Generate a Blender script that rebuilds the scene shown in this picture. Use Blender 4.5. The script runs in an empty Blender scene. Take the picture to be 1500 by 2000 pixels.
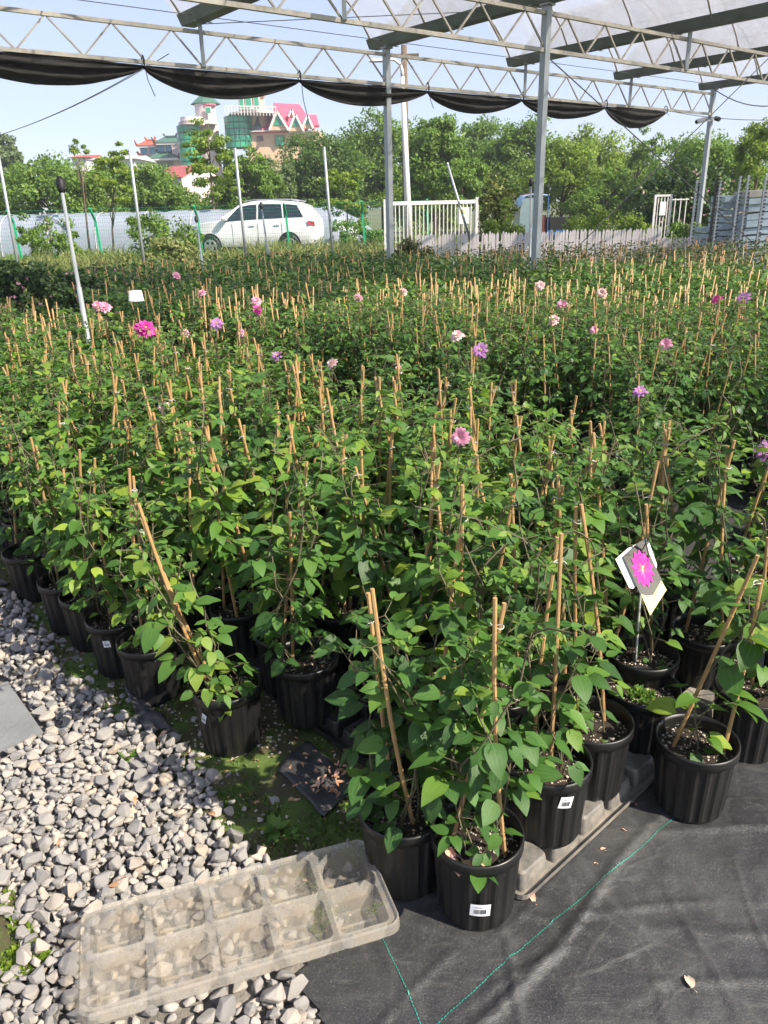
import bpy, bmesh, math, random
import numpy as np
from mathutils import Vector, Matrix, noise as mnoise

R = math.radians
S = bpy.context.scene
COL = S.collection

# ------------------------------------------------------------------ camera
CAM_H, PITCH, ROLL, FPX = 1.55, R(21.6), R(1.5), 1500.0
_f = np.array([0, math.cos(PITCH), -math.sin(PITCH)])
_r = np.array([1.0, 0, 0]); _u = np.cross(_r, _f)
_R = math.cos(ROLL) * _r - math.sin(ROLL) * _u
_U = math.sin(ROLL) * _r + math.cos(ROLL) * _u
cam_data = bpy.data.cameras.new('camera')
cam_data.sensor_fit = 'VERTICAL'; cam_data.sensor_height = 24.0; cam_data.lens = 18.0
cam_data.clip_start = 0.05; cam_data.clip_end = 3000
cam = bpy.data.objects.new('camera', cam_data)
m3 = Matrix(((_R[0], _U[0], -_f[0]), (_R[1], _U[1], -_f[1]), (_R[2], _U[2], -_f[2])))
cam.matrix_world = Matrix.Translation((0, 0, CAM_H)) @ m3.to_4x4()
COL.objects.link(cam); S.camera = cam

# ------------------------------------------------------------------ sky, sun, exposure
SUN_AZ, SUN_EL = R(120), R(43)          # azimuth clockwise from +Y
world = bpy.data.worlds.new('World'); S.world = world; world.use_nodes = True
wn = world.node_tree.nodes; wl = world.node_tree.links
sky = wn.new('ShaderNodeTexSky'); sky.sky_type = 'NISHITA'; sky.sun_disc = False
sky.sun_elevation = SUN_EL; sky.sun_rotation = SUN_AZ
sky.air_density = 1.0; sky.dust_density = 0.6; sky.ozone_density = 2.0; sky.altitude = 0
wn['Background'].inputs['Strength'].default_value = 0.112
hz = wn.new('ShaderNodeMix'); hz.data_type = 'RGBA'; hz.inputs[0].default_value = 0.62      # even summer haze over the whole dome
hz.inputs[7].default_value = (2.60, 2.68, 3.55, 1); wl.new(sky.outputs[0], hz.inputs[6])
wl.new(hz.outputs[2], wn['Background'].inputs['Color'])
sd = bpy.data.lights.new('sun', 'SUN'); sd.energy = 4.5; sd.angle = R(0.6); sd.color = (1.0, 0.91, 0.77)
sun = bpy.data.objects.new('sun', sd)
sdir = Vector((math.sin(SUN_AZ) * math.cos(SUN_EL), math.cos(SUN_AZ) * math.cos(SUN_EL), math.sin(SUN_EL)))
sun.rotation_euler = (-sdir).to_track_quat('-Z', 'Y').to_euler(); sun.location = (20, -10, 25)
COL.objects.link(sun)
S.view_settings.view_transform = 'Standard'; S.view_settings.look = 'None'
S.view_settings.exposure = 1.18; S.view_settings.gamma = 1.0
S.view_settings.use_curve_mapping = False
S.render.engine = 'CYCLES'
S.cycles.use_denoising = True; S.cycles.use_adaptive_sampling = True; S.cycles.adaptive_threshold = .03
S.cycles.max_bounces = 5; S.cycles.transparent_max_bounces = 12
S.cycles.diffuse_bounces = 2; S.cycles.glossy_bounces = 2; S.cycles.transmission_bounces = 4

# ------------------------------------------------------------------ geometry of the place
def ray(px, py): return _f + _R * (px - 750) / FPX - _U * (py - 1000) / FPX
def G(px, py, z=0.0):                      # ground (or height z) point seen at a photo position
    d = ray(px, py); t = (z - CAM_H) / d[2]
    return np.array([0, 0, CAM_H]) + t * d
def AT(px, py, y):                         # point at forward distance y
    d = ray(px, py); return np.array([0, 0, CAM_H]) + d * (y / d[1])
def PROJ(p):
    v = np.asarray(p, float) - np.array([0, 0, CAM_H]); z = v @ _f
    return 750 + FPX * (v @ _R) / z, 1000 - FPX * (v @ _U) / z, z
BA, BB = R(48), R(-42)                     # bed axes
AX = np.array([math.sin(BA), math.cos(BA)]); BX = np.array([math.sin(BB), math.cos(BB)])
def AB(a, b, z=0.0):
    p = a * AX + b * BX; return np.array([p[0], p[1], z])
def toab(p): return float(p[0] * AX[0] + p[1] * AX[1]), float(p[0] * BX[0] + p[1] * BX[1])

# ------------------------------------------------------------------ builders
class MB:
    def __init__(s): s.v = []; s.f = []; s.m = []
    def add(s, vs, fs, mi=0):
        o = len(s.v); s.v.extend(tuple(map(float, p)) for p in vs)
        s.f.extend(tuple(o + i for i in f) for f in fs); s.m.extend([mi] * len(fs)); return s
    def box(s, c, size, M=None, mi=0):
        hx, hy, hz = size[0] / 2, size[1] / 2, size[2] / 2
        vs = [Vector((x, y, z)) for z in (-hz, hz) for y in (-hy, hy) for x in (-hx, hx)]
        if M is not None: vs = [M @ p for p in vs]
        c = Vector(c); vs = [p + c for p in vs]
        return s.add(vs, [(0, 2, 3, 1), (4, 5, 7, 6), (0, 1, 5, 4), (2, 6, 7, 3), (0, 4, 6, 2), (1, 3, 7, 5)], mi)
    def beam(s, p, q, w, h=None, mi=0):
        p = Vector(p); q = Vector(q); d = q - p; L = d.length; h = h or w
        x = d.normalized(); up = Vector((0, 0, 1)) if abs(x.z) < 0.97 else Vector((1, 0, 0))
        y = up.cross(x).normalized(); z = x.cross(y)
        M = Matrix((x, y, z)).transposed()
        return s.box((p + q) / 2, (L, w, h), M, mi)
    def tube(s, pts, rad, n=8, cap=True, mi=0):
        pts = [Vector(p) for p in pts]; k = len(pts)
        if not hasattr(rad, '__len__'): rad = [rad] * k
        vs = []; prev = None
        for i, p in enumerate(pts):
            t = (pts[min(i + 1, k - 1)] - pts[max(i - 1, 0)]).normalized()
            if prev is None:
                a = Vector((0, 0, 1)) if abs(t.z) < 0.9 else Vector((1, 0, 0)); x = t.cross(a).normalized()
            else:
                x = (prev - t * prev.dot(t)).normalized()
            prev = x; y = t.cross(x)
            for j in range(n):
                an = 2 * math.pi * j / n
                vs.append(p + (x * math.cos(an) + y * math.sin(an)) * rad[i])
        fs = [(i * n + j, i * n + (j + 1) % n, (i + 1) * n + (j + 1) % n, (i + 1) * n + j) for i in range(k - 1) for j in range(n)]
        if cap: fs += [tuple(range(n - 1, -1, -1)), tuple((k - 1) * n + j for j in range(n))]
        return s.add(vs, fs, mi)
    def lathe(s, prof, n=24, c=(0, 0, 0), mi=0, rib=None, a0=0, a1=2 * math.pi):
        full = abs(a1 - a0 - 2 * math.pi) < 1e-6; m = n if full else n + 1; vs = []
        for k, (r, z) in enumerate(prof):
            for j in range(m):
                an = a0 + (a1 - a0) * j / n
                rr = r * (rib(k, j) if rib else 1)
                vs.append((c[0] + rr * math.cos(an), c[1] + rr * math.sin(an), c[2] + z))
        fs = [(k * m + j, k * m + (j + 1) % m, (k + 1) * m + (j + 1) % m, (k + 1) * m + j) for k in range(len(prof) - 1) for j in range(n)]
        return s.add(vs, fs, mi)
    def prism(s, poly, ext, mi=0):
        poly = [Vector(p) for p in poly]; e = Vector(ext); n = len(poly)
        vs = poly + [p + e for p in poly]
        fs = [tuple(range(n - 1, -1, -1)), tuple(range(n, 2 * n))] + [(i, (i + 1) % n, n + (i + 1) % n, n + i) for i in range(n)]
        return s.add(vs, fs, mi)
    def mesh(s, name, mats, smooth=False):
        me = bpy.data.meshes.new(name); me.from_pydata(s.v, [], s.f)
        for m in (mats if isinstance(mats, (list, tuple)) else [mats]): me.materials.append(m)
        if any(s.m): me.polygons.foreach_set('material_index', s.m)
        bm = bmesh.new(); bm.from_mesh(me); bmesh.ops.recalc_face_normals(bm, faces=bm.faces); bm.to_mesh(me); bm.free()
        if smooth: me.polygons.foreach_set('use_smooth', [True] * len(me.polygons))
        me.update(); return me
    def obj(s, name, mats, parent=None, smooth=False, loc=None):
        return put(name, s.mesh(name, mats, smooth), parent, Matrix.Translation(loc) if loc is not None else None)

def put(name, data, parent=None, mat=None):
    o = bpy.data.objects.new(name, data); COL.objects.link(o)
    if parent is not None: o.parent = parent
    if mat is not None: o.matrix_basis = mat
    return o
def tag(o, label=None, cat=None, group=None, kind=None):
    if label: o['label'] = label
    if cat: o['category'] = cat
    if group: o['group'] = group
    if kind: o['kind'] = kind
    return o
def thing(name, label, cat, loc=(0, 0, 0), rz=0, group=None):
    o = put(name, None, None, Matrix.Translation(Vector(loc)) @ Matrix.Rotation(rz, 4, 'Z'))
    o.empty_display_size = 0.1
    return tag(o, label, cat, group)
def npmesh(name, V, Q, mats, mi=None, smooth=False, uv=None):
    """V (n,3), Q (m,k) faces of equal size (k=3 or 4) -> mesh"""
    me = bpy.data.meshes.new(name); Q = np.asarray(Q); k = Q.shape[1]
    me.vertices.add(len(V)); me.vertices.foreach_set('co', np.asarray(V, np.float32).ravel())
    me.loops.add(Q.size); me.loops.foreach_set('vertex_index', Q.astype(np.int32).ravel())
    me.polygons.add(len(Q)); me.polygons.foreach_set('loop_start', np.arange(0, Q.size, k, dtype=np.int32))
    me.polygons.foreach_set('loop_total', np.full(len(Q), k, np.int32))
    for m in (mats if isinstance(mats, (list, tuple)) else [mats]): me.materials.append(m)
    if mi is not None: me.polygons.foreach_set('material_index', np.asarray(mi, np.int32))
    if smooth: me.polygons.foreach_set('use_smooth', np.ones(len(Q), bool))
    if uv is not None:
        l = me.uv_layers.new(name='UVMap'); l.data.foreach_set('uv', np.asarray(uv, np.float32)[Q.ravel()].ravel())
    me.update(calc_edges=True); me.validate(); return me

# ------------------------------------------------------------------ materials
class NT:
    def __init__(s, name):
        s.m = bpy.data.materials.new(name); s.m.use_nodes = True; s.t = s.m.node_tree
        s.b = s.t.nodes['Principled BSDF']; s.out = s.t.nodes['Material Output']
    def n(s, typ, **kw):
        nd = s.t.nodes.new('ShaderNode' + typ)
        for k, v in kw.items():
            if k.startswith('i_'):
                key = k[2:]; key = int(key) if key.isdigit() else key.replace('_', ' ')
                nd.inputs[key].default_value = v
            else: setattr(nd, k, v)
        return nd
    def l(s, a, b): s.t.links.new(a, b)
    def coord(s, which='Object', scale=None):
        c = s.n('TexCoord').outputs[which]
        if scale is not None:
            mp = s.n('Mapping'); mp.inputs['Scale'].default_value = scale if hasattr(scale, '__len__') else (scale,) * 3
            s.l(c, mp.inputs['Vector']); c = mp.outputs[0]
        return c
    def noise(s, scale, detail=4, rough=.55, vec=None, dist=0):
        nd = s.n('TexNoise', i_Scale=scale, i_Detail=detail, i_Roughness=rough, i_Distortion=dist)
        s.l(vec if vec is not None else s.coord(), nd.inputs['Vector']); return nd.outputs['Fac']
    def ramp(s, fac, stops, interp='LINEAR'):
        nd = s.n('ValToRGB'); cr = nd.color_ramp; cr.interpolation = interp
        while len(cr.elements) < len(stops): cr.elements.new(0.5)
        for e, (p, c) in zip(cr.elements, stops):
            e.position = p; e.color = (c[0], c[1], c[2], 1) if hasattr(c, '__len__') else (c, c, c, 1)
        s.l(fac, nd.inputs['Fac']); return nd.outputs['Color']
    def mix(s, fac, a, b, blend='MIX'):
        nd = s.n('Mix', data_type='RGBA', blend_type=blend)
        for sock, v in ((nd.inputs[0], fac), (nd.inputs[6], a), (nd.inputs[7], b)):
            if isinstance(v, bpy.types.NodeSocket): s.l(v, sock)
            elif hasattr(v, '__len__'): sock.default_value = (v[0], v[1], v[2], 1)
            else: sock.default_value = v
        return nd.outputs[2]
    def math(s, op, a, b=None, c=None):
        nd = s.n('Math', operation=op)
        for i, v in enumerate((a, b, c)):
            if v is None: continue
            if isinstance(v, bpy.types.NodeSocket): s.l(v, nd.inputs[i])
            else: nd.inputs[i].default_value = v
        return nd.outputs[0]
    def bump(s, h, strength=.3, dist=.01):
        nd = s.n('Bump', i_Strength=strength, i_Distance=dist); s.l(h, nd.inputs['Height'])
        s.l(nd.outputs[0], s.b.inputs['Normal']); return nd
    def col(s, c): s.l(c, s.b.inputs['Base Color'])
def simple(name, c, rough=.6, metal=0, var=.25, scale=6, bump=0, bscale=60, spec=.5, dirt=None):
    t = NT(name); t.b.inputs['Roughness'].default_value = rough; t.b.inputs['Metallic'].default_value = metal
    t.b.inputs['Specular IOR Level'].default_value = spec
    n = t.noise(scale, 5, .6)
    lo = [x * (1 - var) for x in c]; hi = [min(1, x * (1 + var)) for x in c]
    cc = t.ramp(n, [(.25, lo), (.75, hi)])
    if dirt:
        n2 = t.noise(scale * 2.3, 6, .7); cc = t.mix(t.ramp(n2, [(.5, 0), (.72, .8)]), cc, dirt)
    t.col(cc)
    if bump: t.bump(t.noise(bscale, 4), bump, .01)
    return t.m
def leafmat(name, stops, trans=.32, rough=.42, veins=True, tint=(.16, .3, .03)):
    t = NT(name)
    g = t.n('NewGeometry').outputs['Random Per Island']; o = t.n('ObjectInfo').outputs['Random']
    rnd = t.math('FRACT', t.math('ADD', g, o))
    c = t.ramp(rnd, stops)
    c = t.mix(t.ramp(t.noise(9, 3), [(.3, 0), (.75, .35)]), c, (.10, .17, .035))
    if veins:
        uv = t.n('UVMap').outputs[0]; sp = t.n('SeparateXYZ'); t.l(uv, sp.inputs[0])
        u = t.math('ABSOLUTE', t.math('SUBTRACT', t.math('MULTIPLY', sp.outputs[0], 2.0), 1.0))
        m0 = t.math('LESS_THAN', u, .035)
        m1 = t.math('LESS_THAN', t.math('ABSOLUTE', t.math('SUBTRACT', u, .46)), .03)
        v = t.math('ADD', t.math('MULTIPLY', m0, .45), t.math('MULTIPLY', m1, .28))
        c = t.mix(v, c, (.15, .27, .065))
        hgt = t.math('ADD', t.math('MULTIPLY', v, -1.0), t.math('MULTIPLY', t.noise(60, 2), .35))
        t.bump(hgt, .35, .004)
    t.col(c); t.b.inputs['Roughness'].default_value = rough
    t.b.inputs['Specular IOR Level'].default_value = .3
    tr = t.n('BsdfTranslucent'); t.l(t.mix(.55, c, tint), tr.inputs['Color'])
    mx = t.n('MixShader', i_0=trans); t.l(t.b.outputs[0], mx.inputs[1]); t.l(tr.outputs[0], mx.inputs[2])
    t.l(mx.outputs[0], t.out.inputs['Surface']); return t.m

M = {}
GREEN = [(0, (.022, .070, .014)), (.3, (.046, .128, .020)), (.6, (.090, .205, .025)), (.82, (.155, .285, .033)), (1, (.29, .38, .042))]
M['leaf'] = leafmat('clematis_leaf', GREEN, .36)
M['leaf_dark'] = leafmat('clematis_leaf_dark', [(0, (.018, .062, .018)), (.5, (.038, .112, .023)), (.85, (.066, .165, .028)), (1, (.14, .25, .036))], .3)
M['leaf_lime'] = leafmat('clematis_leaf_lime', [(0, (.055, .14, .03)), (.5, (.10, .22, .04)), (1, (.24, .33, .05))], .38)
M['leaf_far'] = leafmat('far_leaf', [(0, (.020, .060, .013)), (.4, (.042, .112, .019)), (.8, (.082, .175, .025)), (1, (.18, .26, .038))], .25, .5, False)
M['leaf_olive'] = leafmat('olive_leaf', [(0, (.045, .062, .022)), (.5, (.085, .10, .035)), (1, (.16, .15, .06))], .25, .55, False, (.2, .22, .05))
M['leaf_rose'] = leafmat('rose_leaf', [(0, (.018, .05, .018)), (.6, (.04, .09, .025)), (1, (.09, .13, .035))], .2, .45, False)
M['tree_dark'] = leafmat('camphor_leaf', [(0, (.045, .10, .024)), (.5, (.09, .17, .034)), (1, (.16, .25, .048))], .38, .45, False)
M['tree_mid'] = leafmat('tree_leaf', [(0, (.085, .165, .025)), (.5, (.15, .265, .038)), (1, (.24, .36, .052))], .44, .5, False)
M['tree_light'] = leafmat('maple_leaf', [(0, (.15, .235, .026)), (.5, (.24, .35, .040)), (1, (.36, .43, .058))], .48, .5, False)
M['tree_grey'] = leafmat('hazy_leaf', [(0, (.08, .125, .045)), (.5, (.125, .18, .065)), (1, (.18, .24, .085))], .36, .55, False)
M['conifer'] = leafmat('conifer_leaf', [(0, (.09, .12, .03)), (.5, (.16, .19, .045)), (1, (.26, .25, .06))], .2, .6, False)
M['weed'] = leafmat('weed_leaf', [(0, (.12, .16, .045)), (.5, (.21, .25, .075)), (1, (.36, .35, .14))], .35, .6, False, (.25, .3, .06))
M['moss'] = leafmat('moss_leaf', [(0, (.035, .075, .012)), (.6, (.07, .13, .018)), (1, (.15, .21, .03))], .2, .7, False)
M['bark'] = simple('bark', (.13, .095, .065), .9, 0, .4, 12, .4, 40)
M['stem'] = simple('stem', (.10, .085, .045), .7, 0, .35, 30)

t = NT('bamboo'); z = t.n('SeparateXYZ'); t.l(t.coord('Object'), z.inputs[0])
cc = t.ramp(t.noise(14, 5, .6), [(.2, (.27, .145, .055)), (.55, (.42, .25, .10)), (.85, (.53, .35, .16))])
rn = t.n('ObjectInfo').outputs['Random']; cc = t.mix(t.math('MULTIPLY', rn, .35), cc, (.40, .27, .13))
t.col(cc); t.b.inputs['Roughness'].default_value = .5; t.bump(t.noise(90, 3), .25, .004); M['bamboo'] = t.m
t = NT('pot_plastic'); c = t.coord()
n1 = t.noise(7, 6, .7, c); n2 = t.noise(38, 5, .7, c)
cc = t.ramp(n1, [(.35, (.007, .007, .0075)), (.75, (.015, .0145, .014))])
cc = t.mix(t.ramp(n2, [(.58, 0), (.8, .35)]), cc, (.04, .034, .028)); t.col(cc)
t.l(t.ramp(n1, [(.3, .34), (.8, .55)]), t.b.inputs['Roughness']); t.b.inputs['Specular IOR Level'].default_value = .45; M['pot'] = t.m
t = NT('potting_soil'); c = t.coord()
vz = t.n('TexVoronoi', i_Scale=130); t.l(c, vz.inputs['Vector'])
cc = t.ramp(t.noise(60, 6, .7, c), [(.3, (.012, .008, .006)), (.7, (.055, .036, .024))])
sel = t.n('SeparateXYZ'); t.l(vz.outputs['Color'], sel.inputs[0])
msk = t.math('MULTIPLY', t.math('LESS_THAN', vz.outputs['Distance'], .34), t.math('GREATER_THAN', sel.outputs[0], .72))
cc = t.mix(msk, cc, (.50, .43, .33)); t.col(cc); t.b.inputs['Roughness'].default_value = .95
t.bump(t.noise(110, 5, .7, c), .9, .012); M['soil'] = t.m
M['perlite'] = simple('perlite', (.42, .37, .30), .85, 0, .3, 40)
M['white_plastic'] = simple('white_plastic', (.78, .77, .74), .4, 0, .06, 8)
M['sticker'] = simple('sticker_paper', (.74, .75, .78), .55, 0, .05, 20)
M['ink'] = simple('barcode_ink', (.04, .04, .045), .6, 0, .1, 20)
M['tie'] = simple('tie_wire', (.50, .49, .46), .5, 0, .1, 10)
M['black'] = simple('black_rubber', (.012, .012, .012), .6, 0, .3, 12)
M['galv'] = simple('galvanised_steel', (.36, .39, .40), .5, .45, .14, 5, .05, 40)
M['galv_warm'] = simple('weathered_truss_steel', (.44, .41, .35), .55, .3, .22, 3, .05, 40, dirt=(.22, .19, .14))
M['gutter'] = simple('zinc_gutter', (.17, .19, .18), .55, .4, .25, 3, .08, 20)
M['wire'] = simple('steel_wire', (.13, .13, .125), .5, .5, .1, 5)
M['white_paint'] = simple('white_paint', (.72, .70, .68), .6, 0, .1, 10, dirt=(.5, .45, .38))
M['picket'] = simple('picket_wood', (.84, .78, .75), .75, 0, .07, 5, .2, 50, dirt=(.66, .56, .50))
M['green_paint'] = simple('green_coated_steel', (.012, .36, .16), .45, 0, .15, 6)
M['green_wire'] = simple('green_wire', (.02, .26, .13), .5, 0, .2, 6)

t = NT('roof_film'); c = t.coord()
n = t.noise(1.1, 4, .5, c, .6)
df = t.n('BsdfTranslucent', i_Color=(.50, .51, .56, 1)); d2 = t.n('BsdfDiffuse', i_Color=(.50, .51, .55, 1)); gl = t.n('BsdfGlossy', i_Roughness=.25, i_Color=(.8, .8, .8, 1))
tp = t.n('BsdfTransparent', i_Color=(.97, .97, .98, 1))
ma = t.n('MixShader', i_0=.35); t.l(df.outputs[0], ma.inputs[1]); t.l(d2.outputs[0], ma.inputs[2])
mb = t.n('MixShader', i_0=.08); t.l(ma.outputs[0], mb.inputs[1]); t.l(gl.outputs[0], mb.inputs[2])
mc = t.n('MixShader'); t.l(t.ramp(n, [(.3, .45), (.7, .75)]), mc.inputs[0]); t.l(tp.outputs[0], mc.inputs[1]); t.l(mb.outputs[0], mc.inputs[2])
bp = t.n('Bump', i_Strength=.4, i_Distance=.1); t.l(t.noise(2.5, 4, .6, c), bp.inputs['Height'])
for q in (df, d2, gl): t.l(bp.outputs[0], q.inputs['Normal'])
t.l(mc.outputs[0], t.out.inputs['Surface']); M['film'] = t.m

t = NT('tray_plastic'); c = t.coord()
n1 = t.noise(16, 6, .68, c, .4); n2 = t.noise(70, 4, .6, c)
colr = t.ramp(n1, [(.3, (.80, .79, .77)), (.55, (.66, .60, .51)), (.8, (.40, .32, .23))])
t.col(colr); t.b.inputs['Roughness'].default_value = .13
trl = t.n('BsdfTranslucent'); t.l(colr, trl.inputs[0])
tp = t.n('BsdfTransparent', i_Color=(.92, .91, .88, 1))
ma = t.n('MixShader', i_0=.35); t.l(t.b.outputs[0], ma.inputs[1]); t.l(trl.outputs[0], ma.inputs[2])
fac = t.math('MULTIPLY', t.ramp(n1, [(.25, .18), (.7, .5)]), t.ramp(n2, [(.2, .85), (.7, 1.0)]))
mb = t.n('MixShader'); t.l(fac, mb.inputs[0]); t.l(tp.outputs[0], mb.inputs[1]); t.l(ma.outputs[0], mb.inputs[2])
t.bump(n2, .15, .004); t.l(mb.outputs[0], t.out.inputs['Surface']); M['tray'] = t.m
t = NT('riser_tray_plastic'); c = t.coord()
n1 = t.noise(9, 6, .7, c)
t.col(t.ramp(n1, [(.3, (.06, .06, .06)), (.5, (.19, .175, .155)), (.75, (.40, .35, .28))])); t.b.inputs['Roughness'].default_value = .35
t.bump(t.noise(50, 4), .15, .004); M['riser'] = t.m
M['riser_black'] = simple('black_riser_tray', (.018, .018, .019), .4, 0, .4, 9, dirt=(.07, .06, .05))

t = NT('gravel_stone'); c = t.coord()
rn = t.n('ObjectInfo').outputs['Random']; ri = t.n('NewGeometry').outputs['Random Per Island']
rr = t.math('FRACT', t.math('ADD', rn, ri))
base = t.ramp(rr, [(0, (.22, .213, .208)), (.35, (.30, .285, .268)), (.65, (.375, .348, .312)), (.88, (.43, .385, .332)), (1, (.46, .37, .28))])
n1 = t.noise(38, 6, .7, c, .5)
base = t.mix(t.ramp(n1, [(.35, 0), (.7, .55)]), base, (.19, .183, .178))
base = t.mix(t.ramp(t.noise(18, 4, .6, c), [(.55, 0), (.75, .35)]), base, (.30, .24, .185))
t.col(base); t.b.inputs['Roughness'].default_value = .85
t.bump(t.noise(70, 6, .7, c), .5, .006); M['stone'] = t.m

t = NT('woven_weed_mat'); c = t.coord()
w1 = t.n('TexWave', wave_type='BANDS', bands_direction='X', i_Scale=110, i_Distortion=.4); w2 = t.n('TexWave', wave_type='BANDS', bands_direction='Y', i_Scale=110, i_Distortion=.4)
t.l(c, w1.inputs['Vector']); t.l(c, w2.inputs['Vector'])
wv = t.math('MULTIPLY', w1.outputs['Fac'], w2.outputs['Fac'])
n1 = t.noise(2.2, 6, .65, c, .4); n2 = t.noise(22, 6, .75, c); n3 = t.noise(330, 3, .7, c)
cc = t.ramp(n1, [(.3, (.018, .018, .020)), (.55, (.031, .031, .033)), (.8, (.066, .064, .062))])
cc = t.mix(t.ramp(n2, [(.5, 0), (.8, .5)]), cc, (.085, .08, .073))
cc = t.mix(t.ramp(n3, [(.56, 0), (.72, .6)]), cc, (.21, .20, .18))
# scuffed streaks along the weave
mp = t.n('Mapping'); mp.inputs['Scale'].default_value = (2.5, 14, 1); mp.inputs['Rotation'].default_value = (0, 0, -.72); t.l(c, mp.inputs['Vector'])
cc = t.mix(t.ramp(t.noise(3, 5, .7, mp.outputs[0]), [(.56, 0), (.75, .32)]), cc, (.17, .165, .155))
mp = t.n('Mapping'); mp.inputs['Scale'].default_value = (9, 2.2, 1); mp.inputs['Rotation'].default_value = (0, 0, -.55); t.l(c, mp.inputs['Vector'])
cc = t.mix(t.ramp(t.noise(2.6, 6, .75, mp.outputs[0]), [(.60, 0), (.76, .3)]), cc, (.18, .175, .165))
t.col(cc); t.l(t.ramp(n1, [(.3, .36), (.7, .55)]), t.b.inputs['Roughness']); t.b.inputs['Specular IOR Level'].default_value = .55
nz = t.n('TexNoise', i_Scale=3.0, i_Detail=3); t.l(c, nz.inputs['Vector']); wp = t.n('Mix', data_type='RGBA', blend_type='LINEAR_LIGHT'); wp.inputs[0].default_value = .045; t.l(c, wp.inputs[6]); t.l(nz.outputs['Color'], wp.inputs[7])
cr = []
for sc_, wd_ in ((2.3, .022), (6.5, .045)):
    vo = t.n('TexVoronoi', feature='DISTANCE_TO_EDGE', i_Scale=sc_); t.l(wp.outputs[2], vo.inputs['Vector']); cr.append(t.ramp(vo.outputs['Distance'], [(0, 1), (wd_, 0)]))
msk = t.ramp(t.noise(2.7, 3, .6, c), [(.42, 0), (.62, 1)])
crs = t.math('MULTIPLY', t.math('ADD', cr[0], t.math('MULTIPLY', cr[1], .6)), msk)
t.col(t.mix(t.math('MULTIPLY', crs, .22), cc, (.14, .135, .125)))
t.bump(t.math('ADD', t.math('MULTIPLY', crs, .38), t.math('ADD', t.math('MULTIPLY', wv, .12), t.math('MULTIPLY', n2, 1.1))), .6, .006); M['mat'] = t.m
t = NT('bed_mat'); c = t.coord()
cc = t.ramp(t.noise(3, 6, .7, c), [(.3, (.014, .014, .014)), (.7, (.045, .042, .036))])
cc = t.mix(t.ramp(t.noise(70, 4, .7, c), [(.63, 0), (.75, .5)]), cc, (.16, .12, .08)); t.col(cc)
t.b.inputs['Roughness'].default_value = .7; t.bump(t.noise(60, 5), .4, .01); M['bedmat'] = t.m
t = NT('mossy_soil'); c = t.coord()
n1 = t.noise(6, 6, .7, c); n2 = t.noise(80, 5, .7, c)
cc = t.ramp(n1, [(.32, (.07, .052, .038)), (.46, (.085, .075, .032)), (.54, (.075, .12, .020)), (.8, (.13, .19, .032))])
cc = t.mix(t.ramp(n2, [(.6, 0), (.75, .4)]), cc, (.15, .11, .08)); t.col(cc)
t.b.inputs['Roughness'].default_value = .95; t.bump(t.noise(55, 6, .75, c), .8, .015); M['moss_soil'] = t.m
t = NT('field_ground'); c = t.coord()
cc = t.ramp(t.noise(.35, 6, .65, c), [(.3, (.06, .075, .03)), (.55, (.10, .12, .045)), (.8, (.15, .13, .075))])
t.col(cc); t.b.inputs['Roughness'].default_value = .95; t.bump(t.noise(9, 5), .5, .05); M['ground'] = t.m
M['grit'] = simple('gravel_subsoil', (.17, .155, .135), .95, 0, .4, 14, .8, 70)
M['concrete'] = simple('concrete_slab', (.17, .175, .175), .85, 0, .2, 5, .3, 60)
t = NT('shade_cloth'); c = t.coord()
mp = t.n('Mapping'); mp.inputs['Scale'].default_value = (1, 1, 9); t.l(c, mp.inputs['Vector'])
t.col(t.ramp(t.noise(5, 5, .65, mp.outputs[0]), [(.35, (.012, .011, .010)), (.7, (.05, .044, .036))])); t.b.inputs['Roughness'].default_value = .85
t.bump(t.noise(12, 5, .7, mp.outputs[0]), .6, .03); M['shade'] = t.m
M['dry'] = simple('dry_leaf', (.34, .19, .10), .8, 0, .4, 30)
M['dry_pink'] = simple('faded_leaf', (.62, .36, .25), .75, 0, .2, 25)
M['dry_grey'] = simple('withered_petal', (.36, .24, .27), .8, 0, .3, 30)
M['seedhead'] = simple('seedhead', (.55, .45, .33), .8, 0, .2, 40)
def petal(name, a, b):
    t = NT(name); g = t.n('NewGeometry').outputs['Random Per Island']
    c = t.ramp(g, [(0, a), (1, b)]); t.col(c); t.b.inputs['Roughness'].default_value = .6
    tr = t.n('BsdfTranslucent'); t.l(c, tr.inputs[0]); mx = t.n('MixShader', i_0=.3)
    t.l(t.b.outputs[0], mx.inputs[1]); t.l(tr.outputs[0], mx.inputs[2]); t.l(mx.outputs[0], t.out.inputs[0]); return t.m
M['magenta'] = petal('magenta_petal', (.50, .015, .25), (.66, .04, .36))
M['pink'] = petal('pink_petal', (.62, .22, .38), (.78, .42, .52))
M['palepink'] = petal('pale_pink_petal', (.74, .42, .45), (.82, .62, .60))
M['mauve'] = petal('mauve_petal', (.38, .14, .40), (.56, .28, .56))
M['yellow_c'] = simple('stamen_yellow', (.70, .55, .16), .7, 0, .2, 40)
M['print_pink'] = petal('printed_pink', (.72, .01, .36), (.88, .06, .48))
M['print_dark'] = simple('printed_dark', (.03, .028, .022), .45, 0, .3, 14)
M['print_yellow'] = simple('printed_yellow', (.78, .72, .26), .45, 0, .05, 10)
M['print_centre'] = simple('printed_centre', (.80, .42, .25), .45, 0, .2, 60)

# ------------------------------------------------------------------ setting: ground, beds, gravel, mats
def sheet(name, poly, z, mat, kind='structure'):
    mb = MB(); mb.add([(p[0], p[1], z) for p in poly], [tuple(range(len(poly)))])
    return tag(mb.obj(name, mat), kind=kind)
sheet('ground', [(-900, -300), (900, -300), (900, 1500), (-900, 1500)], -0.012, M['ground'])
sheet('growing_bed', [AB(a, b) for a, b in ((.98, -8), (22, -8), (22, 11), (.98, 11))], 0.0, M['bedmat'])

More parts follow.
